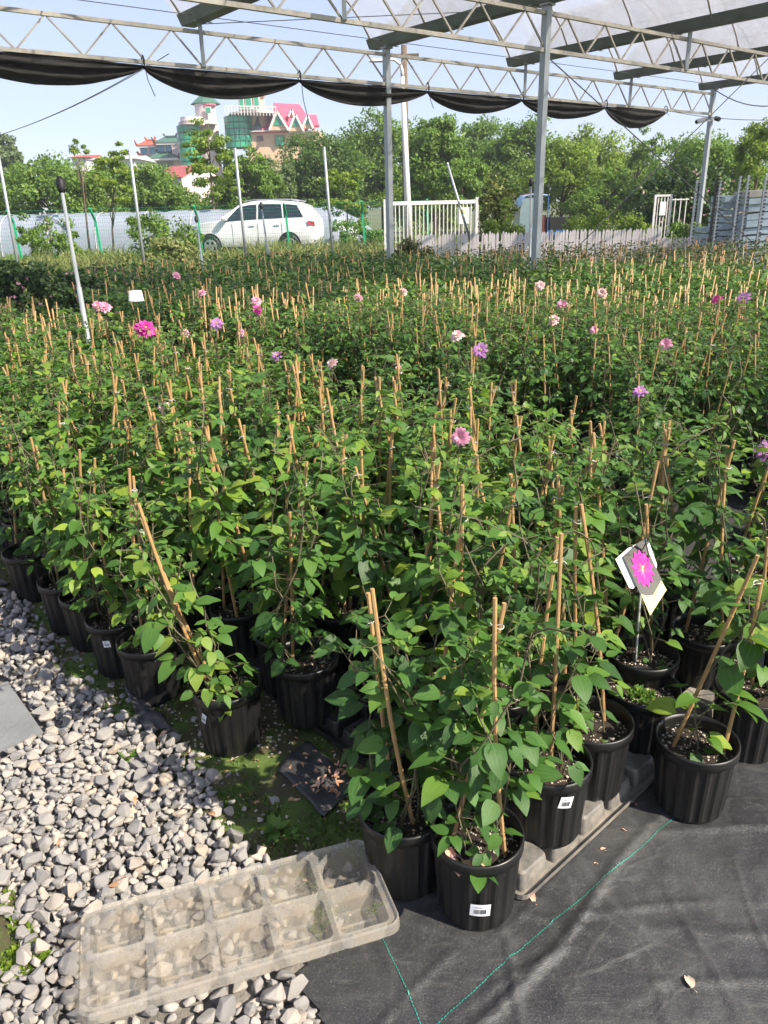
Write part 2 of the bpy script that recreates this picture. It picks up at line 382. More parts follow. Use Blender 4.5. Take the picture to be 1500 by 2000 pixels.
def fbm(x, y, s, o=4): return mnoise.fractal(Vector((x * s, y * s, 3.7)), 1.0, 2.1, o)
def grid_sheet(name, a0, a1, b0, b1, st, hfun, mat, keep=None, smooth=True):
    na, nb = int((a1 - a0) / st) + 1, int((b1 - b0) / st) + 1
    V = []; ok = []
    for i in range(na):
        for j in range(nb):
            a = a0 + i * st; b = b0 + j * st; V.append(AB(a, b, hfun(a, b))); ok.append(keep(a, b) if keep else True)
    Q = [(i * nb + j, (i + 1) * nb + j, (i + 1) * nb + j + 1, i * nb + j + 1) for i in range(na - 1) for j in range(nb - 1)
         if ok[i * nb + j] and ok[(i + 1) * nb + j] and ok[(i + 1) * nb + j + 1] and ok[i * nb + j + 1]]
    return tag(put(name, npmesh(name, np.array(V), np.array(Q), mat, smooth=smooth)), kind='structure')
rngm = random.Random(5)
CREASES = []
for k in range(44):
    a = rngm.uniform(.7, 2.4); b = rngm.uniform(-.7, .95); an = rngm.uniform(0, math.pi); L = rngm.uniform(.06, .35)
    CREASES.append((a, b, math.cos(an), math.sin(an), L, rngm.uniform(.0025, .008), rngm.uniform(.004, .010)))
CREASES += [(1.0, .675, .99, .06, .8, .010, .012), (.9, .27, .8, .62, .5, .006, .012), (1.5, .3, .6, -.8, .5, .006, .014), (.80, .90, .2, .98, .25, .007, .01)]
def mat_h(a, b):
    h = .014 + .006 * fbm(a, b, 2.2) + .0042 * fbm(a + 7, b, 8) + .0016 * fbm(a, b + 3, 24, 3)
    for (ca, cb, dx, dy, L, hh, w) in CREASES:
        u = (a - ca) * dx + (b - cb) * dy
        if abs(u) < L:
            v = -(a - ca) * dy + (b - cb) * dx + .012 * math.sin(u * 9 + ca * 7)
            if abs(v) < 4 * w: h += hh * math.exp(-(v / w) ** 2) * (1 - (u / L) ** 2)
    return max(h, .006)
def mat_edge(b): return .60 + .025 * math.sin(b * 7) + .03 * fbm(b, 1.3, 3)
weed_mat = grid_sheet('weed_mat', .52, 3.5, -1.4, 1.12, .0095, mat_h, M['mat'], lambda a, b: a > mat_edge(b) and b < 1.05 + .05 * math.sin(a * 9) + (.0 if a < .95 else .1))
# green marker threads woven into the mat
def thread(p, q, jit=.003):
    mb = MB(); p = np.array(p); q = np.array(q); L = np.linalg.norm(q - p); n = int(L / .0085); r = random.Random(3)
    d = (q - p) / L; nrm = np.array([-d[1], d[0]])
    for i in range(n):
        c = p + d * (i + .5) * L / n + nrm * (jit * math.sin(i * .05) + r.uniform(-.0006, .0006)); w = .0011; l = .0031
        vs = []
        for su, sv in ((-1, -1), (1, -1), (1, 1), (-1, 1)):
            x = c + d * su * l + nrm * sv * w; a, b = toab(x); vs.append((x[0], x[1], mat_h(a, b) + .0022))
        mb.add(vs, [(0, 1, 2, 3)])
    tag(mb.obj('marker_thread', M['thread'], weed_mat), kind='stuff')
M['thread'] = simple('green_thread', (.02, .26, .19), .5, 0, .3, 40)
thread(G(800, 2060)[:2], G(1560, 1385)[:2]); thread(G(745, 1835)[:2], G(840, 2060)[:2])

gravel = tag(grid_sheet('gravel_bed', -1.6, .86, .1, 5.2, .06, lambda a, b: .002 + .004 * fbm(a, b, 6), M['grit'], lambda a, b: not (a > .66 and b < .98)), kind='structure')
def moss_h(a, b): return .006 + .010 * max(-.4, fbm(a, b, 5)) + .006 * fbm(a, b, 22)
moss = tag(grid_sheet('mossy_strip', .72, 1.26, 1.0, 6.5, .018, moss_h, M['moss_soil']), kind='structure')
moss2 = tag(grid_sheet('mossy_patch', .02, .26, 1.42, 1.75, .018, lambda a, b: moss_h(a, b) + .012, M['moss_soil']), kind='structure')
sl = MB(); sl.prism([AB(-.6, 2.24), AB(.535, 2.24), AB(.55, 2.62), AB(-.6, 2.70)], (0, 0, .028)); tag(sl.obj('concrete_slab', M['concrete']), kind='structure')

# moss tufts, perlite and grit on the strip
def scatter_leaves(name, pos, size, mat, parent, up=.6, seed=1, kind='stuff', flat=.6):
    r = np.random.default_rng(seed); n = len(pos)
    yd = r.normal(size=(n, 3)); yd[:, 2] = np.abs(yd[:, 2]) * up; yd /= np.linalg.norm(yd, axis=1)[:, None]
    nr = r.normal(size=(n, 3)); nr[:, 2] += flat * 2; xd = np.cross(yd, nr); xd /= np.linalg.norm(xd, axis=1)[:, None]
    s = np.asarray(size)[:, None]
    V = np.stack([pos, pos + yd * s * .5 + xd * s * .33, pos + yd * s, pos + yd * s * .5 - xd * s * .33], 1).reshape(-1, 3)
    Q = np.arange(4 * n).reshape(-1, 4)
    o = put(name, npmesh(name, V, Q, mat), parent); tag(o, kind=kind); return o
rg = np.random.default_rng(11)
def moss_pts(n, a0, a1, b0, b1, hf, thr):
    P = []
    while len(P) < n:
        a = rg.uniform(a0, a1); b = b0 + (b1 - b0) * rg.random() ** 1.7
        if fbm(a, b, 6 if thr > -9 else 1) + rg.normal() * .08 > thr: P.append(AB(a, b, hf(a, b)))
    return np.array(P)
mp_ = moss_pts(9000, .74, 1.24, 1.02, 5, moss_h, .06); scatter_leaves('moss_tuft', mp_, rg.uniform(.006, .015, len(mp_)), M['moss'], moss, 1.4, 2)
mp2 = moss_pts(1500, .03, .25, 1.43, 1.74, lambda a, b: moss_h(a, b) + .012, -.2); scatter_leaves('moss_tuft', mp2, rg.uniform(.008, .02, len(mp2)), M['tree_light'], moss2, 1.2, 3)
def pebble_mesh(seed, n=14, sx=1, sy=.8, sz=.6):
    r = random.Random(seed); bm = bmesh.new()
    for i in range(n):
        v = Vector((r.gauss(0, 1), r.gauss(0, 1), r.gauss(0, 1))).normalized() * r.uniform(.82, 1.0)
        bm.verts.new((v.x * sx, v.y * sy, v.z * sz))
    res = bmesh.ops.convex_hull(bm, input=bm.verts)
    bmesh.ops.delete(bm, geom=list({g for g in res['geom_interior'] + res['geom_unused'] if isinstance(g, bmesh.types.BMVert)}), context='VERTS')
    bmesh.ops.bevel(bm, geom=bm.edges[:], offset=.07, segments=1, affect='EDGES', clamp_overlap=True)
    bmesh.ops.triangulate(bm, faces=bm.faces)
    me = bpy.data.meshes.new('stone'); bm.to_mesh(me); bm.free(); me.materials.append(M['stone']); me.update(); return me
STONES = [pebble_mesh(s, random.Random(s).choice((10, 12, 14, 16)), 1, random.Random(s + 9).uniform(.62, .95), random.Random(s + 5).uniform(.45, .8)) for s in range(16)]
def stone_arrays(me):
    V = np.zeros(len(me.vertices) * 3, np.float32); me.vertices.foreach_get('co', V); F = np.zeros(len(me.polygons) * 3, np.int32); me.polygons.foreach_get('vertices', F)
    return V.reshape(-1, 3), F.reshape(-1, 3)
SA = [stone_arrays(m) for m in STONES]
rs = random.Random(21); stones = []
_c0, _c1, _c2 = G(150, 1800, .10), G(695, 1645, .10), G(788, 1795, .10); TRC = (_c0 + _c2)[:2] / 2; TRU = (_c1 - _c0)[:2] / np.linalg.norm((_c1 - _c0)[:2])   # where the tray lies
cells = {}
def try_stone(x, y, r, k=.78):
    c = (int(x / .06), int(y / .06))
    for i in (-1, 0, 1):
        for j in (-1, 0, 1):
            for (u, v, q) in cells.get((c[0] + i, c[1] + j), ()):
                if (u - x) ** 2 + (v - y) ** 2 < ((r + q) * k) ** 2: return False
    cells.setdefault(c, []).append((x, y, r)); return True
def gravel_edge(b): return .78 + .05 * math.sin(b * 4.3) + .04 * fbm(b, 8, 3)
for layer, (tries, zb, k) in enumerate(((34000, .008, .70), (48000, .026, .66), (40000, .014, .62))):
    cells = {}
    for q in range(tries):
        a = rs.uniform(-1.1, .9); b = rs.uniform(.45, 4.6) if rs.random() < .5 else rs.uniform(.5, 2.6)
        if a > gravel_edge(b) - .03 * layer: continue
        if b < 1.06 and a > mat_edge(b) - .005: continue
        if -.62 < a < .56 and 2.22 < b < 2.70: continue
        if .05 < a < .22 and 1.46 < b < 1.72: continue
        p = AB(a, b)
        if p[1] < .55: continue
        if layer >= 1:
            u_ = (p[0] - TRC[0]) * TRU[0] + (p[1] - TRC[1]) * TRU[1]; v_ = -(p[0] - TRC[0]) * TRU[1] + (p[1] - TRC[1]) * TRU[0]
            if abs(u_) < .345 and abs(v_) < .145: continue
        r = rs.uniform(.013, .027) if rs.random() < .75 else rs.uniform(.024, .034)
        if layer == 1 and rs.random() < .08: continue
        if layer == 2: r = rs.uniform(.009, .017)
        if try_stone(p[0], p[1], r, k):
            stones.append((p[0], p[1], zb + r * .35 + .012 * max(0, fbm(a, b, 2.0)), r))
for q in range(420):          # strays over the strip
    a = rs.uniform(.76, 1.2); b = rs.uniform(1.05, 3.4); p = AB(a, b)
    if rs.random() < math.exp(-(a - .78) / .10): stones.append((p[0], p[1], moss_h(a, b) + .004, rs.uniform(.007, .02)))
def seen(s):
    x, y, z = PROJ((s[0], s[1], s[2])); ins = -30 < x < 1530 and -30 < y < 2040
    return (s[3] / max(z, .1) if ins else 0) * (1.6 if s[2] > .024 else 1)
stones.sort(key=seen, reverse=True)
Vs, Fs, off = [], [], 0
for i, s in enumerate(stones):
    k = rs.randrange(16); rot = Matrix.Rotation(rs.uniform(0, 6.28), 4, 'Z') @ Matrix.Rotation(rs.gauss(0, .45), 4, 'X') @ Matrix.Rotation(rs.gauss(0, .45), 4, 'Y')
    mt = Matrix.Translation((s[0], s[1], s[2])) @ rot @ Matrix.Diagonal((s[3] * 1.06, s[3] * 1.06, s[3] * 1.06, 1))
    if i < 300: put('stone', STONES[k], gravel, mt)
    else:
        V, F = SA[k]; A = np.array(mt); Vs.append(V @ A[:3, :3].T + A[:3, 3]); Fs.append(F + off); off += len(V)
tag(put('loose_stones', npmesh('loose_stones', np.concatenate(Vs), np.concatenate(Fs), M['stone']), gravel), kind='stuff')
def grains(name, pts, sizes, mat, parent, seed=0):
    r = random.Random(seed); Vs, Fs, off = [], [], 0
    for p, s in zip(pts, sizes):
        V, F = SA[r.randrange(16)]; an = r.uniform(0, 6.28); c, sn = math.cos(an), math.sin(an)
        Rm = np.array([[c, -sn, 0], [sn, c, 0], [0, 0, 1]]); Vs.append(V @ Rm.T * s + p); Fs.append(F + off); off += len(V)
    return tag(put(name, npmesh(name, np.concatenate(Vs), np.concatenate(Fs), mat), parent), kind='stuff')
pp = []
for q in range(1150):
    if rs.random() < .55: c_ = AB(*toab(G(*rs.choice(((470, 1450), (360, 1250), (250, 1210), (180, 1190), (100, 1160), (420, 1390))))[:2])); p = c_ + np.array([rs.gauss(0, .09), rs.gauss(0, .07), 0])
    else: p = AB(rs.uniform(.74, 1.2), 1.02 + 3 * rs.random() ** 1.4)
    a, b = toab(p); pp.append((p[0], p[1], moss_h(a, b) + .003))
grains('perlite_grain', pp, [rs.uniform(.0025, .008) for _ in pp], M['perlite'], moss, 4)

# ------------------------------------------------------------------ leaves
def leaf_template(kind=0, hi=True):
    """leaf from base at 0 along +Y, facing +Z; length 1"""
    prof = {0: [(0, .06), (.04, .19), (.15, .305), (.32, .345), (.5, .325), (.68, .25), (.83, .145), (.93, .06), (1, 0)],       # ovate
            1: [(0, .05), (-.01, .25), (.10, .33), (.27, .365), (.47, .34), (.66, .25), (.82, .14), (.93, .055), (1, 0)],           # heart
            2: [(0, .04), (.06, .14), (.18, .215), (.36, .245), (.54, .22), (.71, .15), (.85, .075), (.94, .03), (1, 0)]}[kind % 3]  # lance
    
    fold, droop, wob = ((.18, .16, .06), (.10, .30, .08), (.24, .22, .05), (.04, .08, .10), (.14, .40, .05))[kind % 5]
    V, UV = [], []
    for i, (y, w) in enumerate(prof[:-1]):
        zc = -droop * y * y
        lob = -.07 if (kind % 3 == 1 and i == 1) else 0
        wz = wob * math.sin(i * 2.1 + kind)
        V += [(-w, y + lob, zc + fold * w + wz * w), (0, y, zc), (w, y + lob, zc + fold * w - wz * w)]; UV += [(0, y), (.5, y), (1, y)]
    V.append((0, 1, -droop)); UV.append((.5, 1)); n = len(prof) - 1; F = []
    for i in range(n - 1):
        a = 3 * i; F += [(a, a + 1, a + 4, a + 3), (a + 1, a + 2, a + 5, a + 4)]
    a = 3 * (n - 1); t_ = 3 * n; F += [(a, a + 1, t_, t_), (a + 1, a + 2, t_, t_)]
    return np.array(V), F, np.array(UV)
LT = [leaf_template(k) for k in range(10)]
def quads(F, tri=False):
    return [f for f in F]
def leaf_mesh(k, mat):
    V, F, UV = LT[k]; me = bpy.data.meshes.new('leaf'); F2 = [tuple(dict.fromkeys(f)) for f in F]
    me.from_pydata([tuple(v) for v in V], [], F2); me.materials.append(mat)
    me.polygons.foreach_set('use_smooth', [True] * len(F2)); l = me.uv_layers.new(name='UVMap')
    for lp in me.loops: l.data[lp.index].uv = UV[lp.vertex_index]
    me.update(); return me
LEAF = {m: [leaf_mesh(k, M[m]) for k in range(10)] for m in ('leaf', 'leaf_dark', 'leaf_lime')}
def unit(v): return v / max(1e-9, float(np.linalg.norm(v)))
def gen_leaves(rng, spec):
    """spec: list of stems (polyline of points) -> leaves [(pos, xdir, ydir, zdir, size, kind, lime)] and twigs"""
    out, twigs = [], []
    SB = np.array([sdir.x, sdir.y, sdir.z])
    for st in spec['stems']:
        pts = [np.array(p) for p in st]; seg = [np.linalg.norm(pts[i + 1] - pts[i]) for i in range(len(pts) - 1)]; L = sum(seg)
        n = max(2, int(L / spec.get('node', .062))); phi = rng.uniform(0, 6.28)
        for k in range(n + 1):
            d = L * k / n; i = 0
            while i < len(seg) - 1 and d > seg[i]: d -= seg[i]; i += 1
            p = pts[i] + (pts[i + 1] - pts[i]) * min(1, d / max(seg[i], 1e-6)); fr = k / n
            phi += 1.57 + rng.uniform(-.5, .5)
            for sgn in (0, math.pi):
                if rng.random() < (spec.get('skip', .12) if fr > .16 else spec.get('low', .6)): continue
                an = phi + sgn + rng.uniform(-.35, .35); o = np.array([math.cos(an), math.sin(an), 0])
                pl = rng.uniform(.03, .085) * spec.get('spread', 1) * (1 - .35 * fr) * (.5 + .5 * min(1, fr * 3.2)); pe = p + o * pl + np.array([0, 0, pl * rng.uniform(-.1, .75)])
                twigs.append((p, pe)); tri = rng.random() < spec.get('tri', .8); base = spec['size'] * rng.uniform(.72, 1.22) * (1 - .38 * max(0, fr - .75) / .25)
                lime = fr > .85 and rng.random() < .65; base *= .72 + .28 * min(1, fr * 3)
                for q, off in enumerate((0, 1.05, -1.05) if tri else (0,)):
                    a2 = an + off * rng.uniform(.8, 1.25); d2 = np.array([math.cos(a2), math.sin(a2), 0])
                    tilt = rng.uniform(-.9, .25) if fr < .85 else rng.uniform(-.35, .8)
                    y = unit(d2 + np.array([0, 0, tilt])); z = np.array([0, 0, 1.0]) * rng.uniform(.5, 1.1) + d2 * rng.uniform(0, .8) + SB * .25 + rng.normal(0, .22, 3)
                    x = unit(np.cross(y, z)); z = np.cross(x, y)
                    s = base * (1.0 if q == 0 else rng.uniform(.7, .92)); b0 = pe + y * .008 if tri else pe
                    out.append((b0, x, y, z, s, int(rng.integers(0, 10)) if not spec.get('heart') else int(rng.choice((1, 4, 7))), lime))
    return out, twigs
def foliage_mesh(name, leaves, mats):
    Vs, Qs, UVs, mi, off = [], [], [], [], 0
    for (p, x, y, z, s, k, lime) in leaves:
        V, F, UV = LT[k]; A = np.stack([x, y, z], 0); Vs.append((V * s) @ A + p); Qs.append(np.array(F) + off); UVs.append(UV); mi += [1 if lime else 0] * len(F); off += len(V)
    V = np.concatenate(Vs); Q = np.concatenate(Qs); UV = np.concatenate(UVs)
    me = bpy.data.meshes.new(name); F2 = [tuple(dict.fromkeys(f)) for f in Q.tolist()]
    me.from_pydata(V.tolist(), [], F2)
    for m in mats: me.materials.append(m)
    me.polygons.foreach_set('material_index', mi); me.polygons.foreach_set('use_smooth', [True] * len(F2))
    idx = np.zeros(len(me.loops), np.int32); me.loops.foreach_get('vertex_index', idx)
    l = me.uv_layers.new(name='UVMap'); l.data.foreach_set('uv', UV[idx].astype(np.float32).ravel()); me.update(); return me
def twig_mesh(stems, twigs, mat):
    mb = MB()
    for st in stems: mb.tube(st, .0022, 4, False)
    for p, q in twigs: mb.tube([p, q], .0009, 3, False)
    return mb.mesh('stem', mat)

# ------------------------------------------------------------------ pots, soil, stakes
PR, PH = .107, .212                         # rim radius, height
def pot_mesh():
    n = 72; prof = [(.0, .004), (.080, .004), (.086, .0), (.0885, .010), (.0935, .09), (.0985, .180), (.0990, .182), (.1065, .184), (.107, .206), (.1055, .2115), (.1015, .2115), (.0985, .200), (.096, .165), (.0945, .15)]
    def rib(k, j): return (1 + (.020 if (j % 4) < 2 else -.022)) if 3 <= k <= 5 else 1
    return MB().lathe(prof, n, rib=rib).mesh('pot', M['pot'], False)
POT = pot_mesh()
for pl in POT.polygons: pl.use_smooth = pl.center.z > .183
def soil_mesh(seed):
    r = random.Random(seed); mb = MB(); rings = 7; n = 26; vs = [(0, 0, .004)]
    for i in range(1, rings + 1):
        for j in range(n):
            a = 2 * math.pi * j / n; rr = .0955 * i / rings; vs.append((rr * math.cos(a), rr * math.sin(a), r.uniform(-.004, .005) + .006 * (1 - i / rings)))
    fs = [(0, 1 + j, 1 + (j + 1) % n) for j in range(n)] + [(1 + (i - 1) * n + j, 1 + i * n + j, 1 + i * n + (j + 1) % n, 1 + (i - 1) * n + (j + 1) % n) for i in range(1, rings) for j in range(n)]
    mb.add(vs, fs); me = mb.mesh('soil', [M['soil'], M['perlite']], True)
    return me
SOIL = [soil_mesh(s) for s in range(4)]
def perl_mesh(seed, n):
    r = random.Random(seed); Vs, Fs, off = [], [], 0
    for q in range(n):
        a = r.uniform(0, 6.28); rr = .094 * math.sqrt(r.random()); V, F = SA[r.randrange(16)]; s = r.uniform(.0022, .0062)
        Vs.append(V * s + np.array([rr * math.cos(a), rr * math.sin(a), .006])); Fs.append(F + off); off += len(V)
    return npmesh('perlite', np.concatenate(Vs), np.concatenate(Fs), M['perlite'])
PERL = [perl_mesh(s, 90) for s in range(3)]
def stake_mesh(seed, r0=.0052):
    r = random.Random(seed); mb = MB(); pts, rad = [], []; zc = [0]; b = (r.gauss(0, .006), r.gauss(0, .006))
    nodes = sorted(r.uniform(.05, .95) for _ in range(4)); zs = sorted(set([0, .25, .5, .75, 1] + [q + e for q in nodes for e in (-.008, 0, .008) if 0 < q + e < 1]))
    for z in zs:
        k = math.sin(math.pi * z); pts.append((b[0] * k, b[1] * k, z)); rad.append(r0 * (1.05 - .12 * z) * (1.22 if any(abs(z - q) < .002 for q in nodes) else 1))
    mb.tube(pts, rad, 7); return mb.mesh('stake', M['bamboo'], False)
STAKE = [stake_mesh(s) for s in range(5)]
def stake_mat(p, q):
    d = Vector(q) - Vector(p); return Matrix.Translation(p) @ d.to_track_quat('Z', 'Y').to_matrix().to_4x4() @ Matrix.Diagonal((1, 1, d.length, 1))
def tie_mesh():
    mb = MB(); mb.tube([(.010 * math.cos(a), .008 * math.sin(a), .002 * math.sin(2 * a)) for a in np.linspace(0, 6.28, 13)], .0012, 4, False)
    mb.tube([(.010, 0, 0), (.014, .004, .003), (.018, .003, .007)], .0009, 4); mb.tube([(.010, 0, 0), (.015, -.004, 0), (.02, -.006, -.006)], .0009, 4)
    return mb.mesh('tie', M['tie'], False)
TIE = tie_mesh()
SOIL_Z = .168
_t = G(1242, 1292, .23); TAGBOX = ((_t[0] - .16, _t[1] - .36, .40), (_t[0] + .07, _t[1] - .02, .80))

def young_shoots(rng, r, stems):
    sh = []
    for st in r.sample(stems, min(2, len(stems))):
        p = np.array(st[-1]); d = np.array([r.gauss(0, .35), r.gauss(0, .35), 1.0]); L = r.uniform(.07, .17); bend = np.array([r.gauss(0, .4), r.gauss(0, .4), -.3])
        sh.append([tuple(p + d * L * f + bend * L * f * f) for f in (0, .35, .7, 1)])
    lv, tw = gen_leaves(rng, dict(stems=sh, size=.034, node=.032, skip=.1, spread=.4, low=.1, tri=.5))
    return sh, [(a, b, c, d, e, 2 if f % 2 else 5, True) for a, b, c, d, e, f, g in lv], tw
def build_near(name, label, pos, seed, stakes, size=.062, height=.58, radius=.075, nst=4, mat='leaf', node=.055, skip=.12, heart=False, spread=1.0, group=None, stems=None, plant=True, rz=None, tri=.8, lowskip=.6, clear=0):
    """A potted climber whose every leaf is a part. stakes: list of (base xy, top xyz) relative to the pot"""
    rng = np.random.default_rng(seed); r = random.Random(seed)
    t = thing(name, label, 'potted plant', pos, 0, group)
    put('pot', POT, t, Matrix.Rotation(r.uniform(0, 6.28), 4, 'Z')); put('soil', SOIL[seed % 4], t, Matrix.Translation((0, 0, SOIL_Z)) @ Matrix.Rotation(r.uniform(0, 6), 4, 'Z'))
    tag(put('perlite', PERL[seed % 3], t, Matrix.Translation((0, 0, SOIL_Z)) @ Matrix.Rotation(r.uniform(0, 6), 4, 'Z')), kind='stuff')
    for (b, tp) in stakes: put('stake', STAKE[r.randrange(5)], t, stake_mat((b[0], b[1], SOIL_Z - .02), tp))
    if len(stakes) > 1:
        tops = [np.array(tp) for _, tp in stakes]; c = sum(tops) / len(tops); put('tie', TIE, t, Matrix.Translation((c[0], c[1], c[2] - r.uniform(.04, .08))) @ Matrix.Rotation(r.uniform(0, 6), 4, 'Z'))
    if not plant: return t
    if stems is None:
        stems = []
        ax0 = np.array([0, 0, SOIL_Z]); tpm = sum(np.array(tp) for _, tp in stakes) / len(stakes) if stakes else np.array([0, 0, SOIL_Z + height])
        for k in range(nst):
            ph = r.uniform(0, 6.28); pts = []; hh = height * r.uniform(.75, 1.05); tw = r.choice((-1, 1)) * r.uniform(2, 5)
            for i in range(9):
                f = i / 8; rr = radius * (.35 + .65 * math.sin(min(1, f * 1.4 + .12) * 1.57)) * r.uniform(.7, 1.15) * (1 - .35 * f)
                c = ax0 + (tpm - ax0) * f * hh / max(.1, (tpm[2] - SOIL_Z)); pts.append((c[0] + rr * math.cos(ph + tw * f), c[1] + rr * math.sin(ph + tw * f), SOIL_Z + hh * f))
            stems.append(pts)
    lv, tw = gen_leaves(rng, dict(stems=stems, size=size, node=node, skip=skip, heart=heart, spread=spread, tri=tri, low=lowskip))
    if r.random() < .7 and stakes: sh, lv2, tw2 = young_shoots(rng, r, stems); lv = lv + lv2; tw = tw + tw2; stems = stems + sh
    put('stem', twig_mesh(stems, tw, M['stem']), t)
    if len(lv) > 295: r.shuffle(lv); lv = lv[:295]
    for (p, x, y, z, s, k, lime) in lv:
        w = np.asarray(p) + np.asarray(pos); w = w + y * s * .5
        if clear and stakes:                                             # the cane stands on the outside of the vine
            a0 = np.array([stakes[0][0][0], stakes[0][0][1], SOIL_Z]); d0 = np.array(stakes[0][1]) - a0; c0 = np.asarray(p) + y * s * .5; f0_ = min(1, max(0, float((c0 - a0) @ d0 / (d0 @ d0)))); q0 = c0 - a0 - d0 * f0_
            if q0[1] < .012 and abs(q0[0]) < clear and q0[1] > -.2: continue
        if TAGBOX[0][0] < w[0] < TAGBOX[1][0] and TAGBOX[0][1] < w[1] < TAGBOX[1][1] and TAGBOX[0][2] < w[2]: continue      # kept clear by the plant tag
        m = Matrix(((x[0] * s, y[0] * s, z[0] * s, p[0]), (x[1] * s, y[1] * s, z[1] * s, p[1]), (x[2] * s, y[2] * s, z[2] * s, p[2]), (0, 0, 0, 1)))
        put('leaf', LEAF['leaf_lime' if lime else mat][k], t, m)
    return t
def sticker(t, az, z0=.085, w=.030, h=.030, tilt=0):
    """paper label bent round the pot wall, bars printed on it"""
    def patch(mb, u0, u1, v0, v1, off):
        n = 5; vs = []
        for j in (0, 1):
            for i in range(n + 1):
                u = u0 + (u1 - u0) * i / n; v = v0 + (v1 - v0) * j; uu = u + tilt * v; vv = v - tilt * u; z = z0 + vv; r = .0885 + (z / .18) * .010 + .0032 + off; an = az + uu / r
                vs.append((r * math.cos(an), r * math.sin(an), z))
        mb.add(vs, [(i, i + 1, n + 2 + i, n + 1 + i) for i in range(n)])
    a = MB(); patch(a, -w / 2, w / 2, -h / 2, h / 2, 0); s = a.obj('sticker', M['sticker'], t)
    b = MB(); r = random.Random(4); u = -w * .30
    while u < w * .30:
        q = r.uniform(.0006, .0015); patch(b, u, u + q, -h * .30, h * .08, .0006); u += q + r.uniform(.0006, .0014)
    patch(b, -w * .3, w * .1, h * .24, h * .28, .0006)
    tag(b.obj('barcode', M['ink'], s), kind='stuff')

# named foreground plants -----------------------------------------------------
def pos_of(px, py, rim, base): p = G(px, py, rim); return np.array([p[0], p[1], base])
BLK = 'potted climbers packed in the block'
P_ALL = []                                    # occupied positions
def near(key, label, px, py, base, seed, stk, **kw):
    p = pos_of(px, py, base + PH, base); P_ALL.append((p[0], p[1])); 
    st = []
    for (bx, by, tx, ty, dy) in stk:            # stake foot and top as seen in the photograph
        b = G(bx, by, base + SOIL_Z + .01) - p; tp = AT(tx, ty, p[1] + dy) - np.array([p[0], p[1], base]); st.append(((b[0], b[1]), (tp[0], tp[1], tp[2])))
    return build_near('potted_clematis', label, p, seed, st, clear={2: .032, 9: .028, 6: .03}.get(seed, .014), **kw), p
f1, pf1 = near('f1', 'potted climber with a square barcode sticker on its pot and withered petals on its soil', 932, 1622, .016, 1, [(988, 1662, 967, 1168, .0), (880, 1640, 985, 1178, .03)], mat='leaf_dark', size=.062, height=.58, radius=.09, nst=6, skip=.12, node=.05, spread=1.0)
sticker(f1, math.atan2(-1, -.02), .075, .046, .036, .05)
f2, pf2 = near('f2', 'potted climber with one long tan cane across its front, standing beside the clear tray', 787, 1572, .016, 2, [(810, 1605, 727, 1150, .0), (770, 1560, 719, 1158, .05)], mat='leaf_dark', size=.062, height=.58, radius=.09, nst=6, skip=.12, node=.05, spread=1.05)
p3, _ = near('p3', 'potted climber with a loose white sticker at its pot rim, on an upturned tray', 1072, 1478, .062, 3, [(1075, 1492, 1096, 1042, .0), (1040, 1480, 1090, 1050, .04)], mat='leaf_dark', size=.058, height=.58, nst=5, radius=.085, spread=1.0)
sticker(p3, math.atan2(-1, .25), .155, .034, .034, .2)
p4, _ = near('p4', 'potted climber with a fluffy seed head, between the loose-stickered pot and the plantless pot', 1158, 1402, .062, 4, [(1182, 1402, 1135, 985, .05), (1130, 1390, 1125, 990, .06)], size=.050, height=.50, nst=3, skip=.25)
emp, pe_ = near('emp', 'black ribbed pot holding only soil and a sprig of moss, no cane', 1256, 1338, .035, 5, [], plant=False)
mpt = np.array([(.02 * math.cos(q) * rs.random() * 2, .02 * math.sin(q) * rs.random() * 2, SOIL_Z + .006) for q in np.linspace(0, 60, 160)]); scatter_leaves('moss_sprig', mpt, np.full(160, .018), M['leaf_lime'], emp, 1.5, 9)
rt, prt = near('rt', 'sparse climber with big heart leaves in a pot alone on the dark mat', 1362, 1440, .016, 6, [(1312, 1452, 1480, 1085, -.02), (1412, 1464, 1488, 1132, -.01)], mat='leaf', size=.082, height=.46, nst=2, heart=True, skip=.2, node=.058, tri=.2, spread=.9, radius=.05, lowskip=.3)
tg, ptg = near('tg', 'potted climber with a white plant-tag stick in its soil, behind the plantless pot', 1256, 1272, .062, 7, [(1195, 1262, 1285, 900, .05), (1275, 1262, 1262, 985, .0)], mat='leaf_dark', size=.05, height=.62, nst=4, skip=.2)
r6, _ = near('r6', 'potted climber with lime heart leaves, behind the pot alone on the dark mat', 1472, 1340, .016, 8, [(1470, 1330, 1500, 1050, .0), (1510, 1340, 1520, 1040, .05)], mat='leaf_lime', size=.075, height=.55, nst=2, heart=True, tri=.4)
l440, _ = near('l440', 'yellowing bright green climber slumping on a long cane, its pot on white perlite grit', 441, 1332, .012, 9, [(413, 1342, 270, 983, .0), (425, 1336, 276, 1012, .02)], mat='leaf_lime', size=.060, height=.54, nst=5, skip=.16, radius=.085, lowskip=.1, spread=1.15)
sticker(l440, math.atan2(-1, -.72), .14, .016, .034, .35)
l590, _ = near('l590', 'potted climber with one cane at its rim, on a black tray beside the yellowing climber', 594, 1280, .05, 10, [(571, 1287, 566, 1000, .0)], size=.06, height=.60, nst=5, radius=.10, mat='leaf_dark')
LEFTROW = [('l285', 290, 1245, 11), ('l225', 226, 1200, 12), ('l165', 172, 1156, 13), ('l130', 128, 1128, 14), ('l50', 55, 1073, 15)]
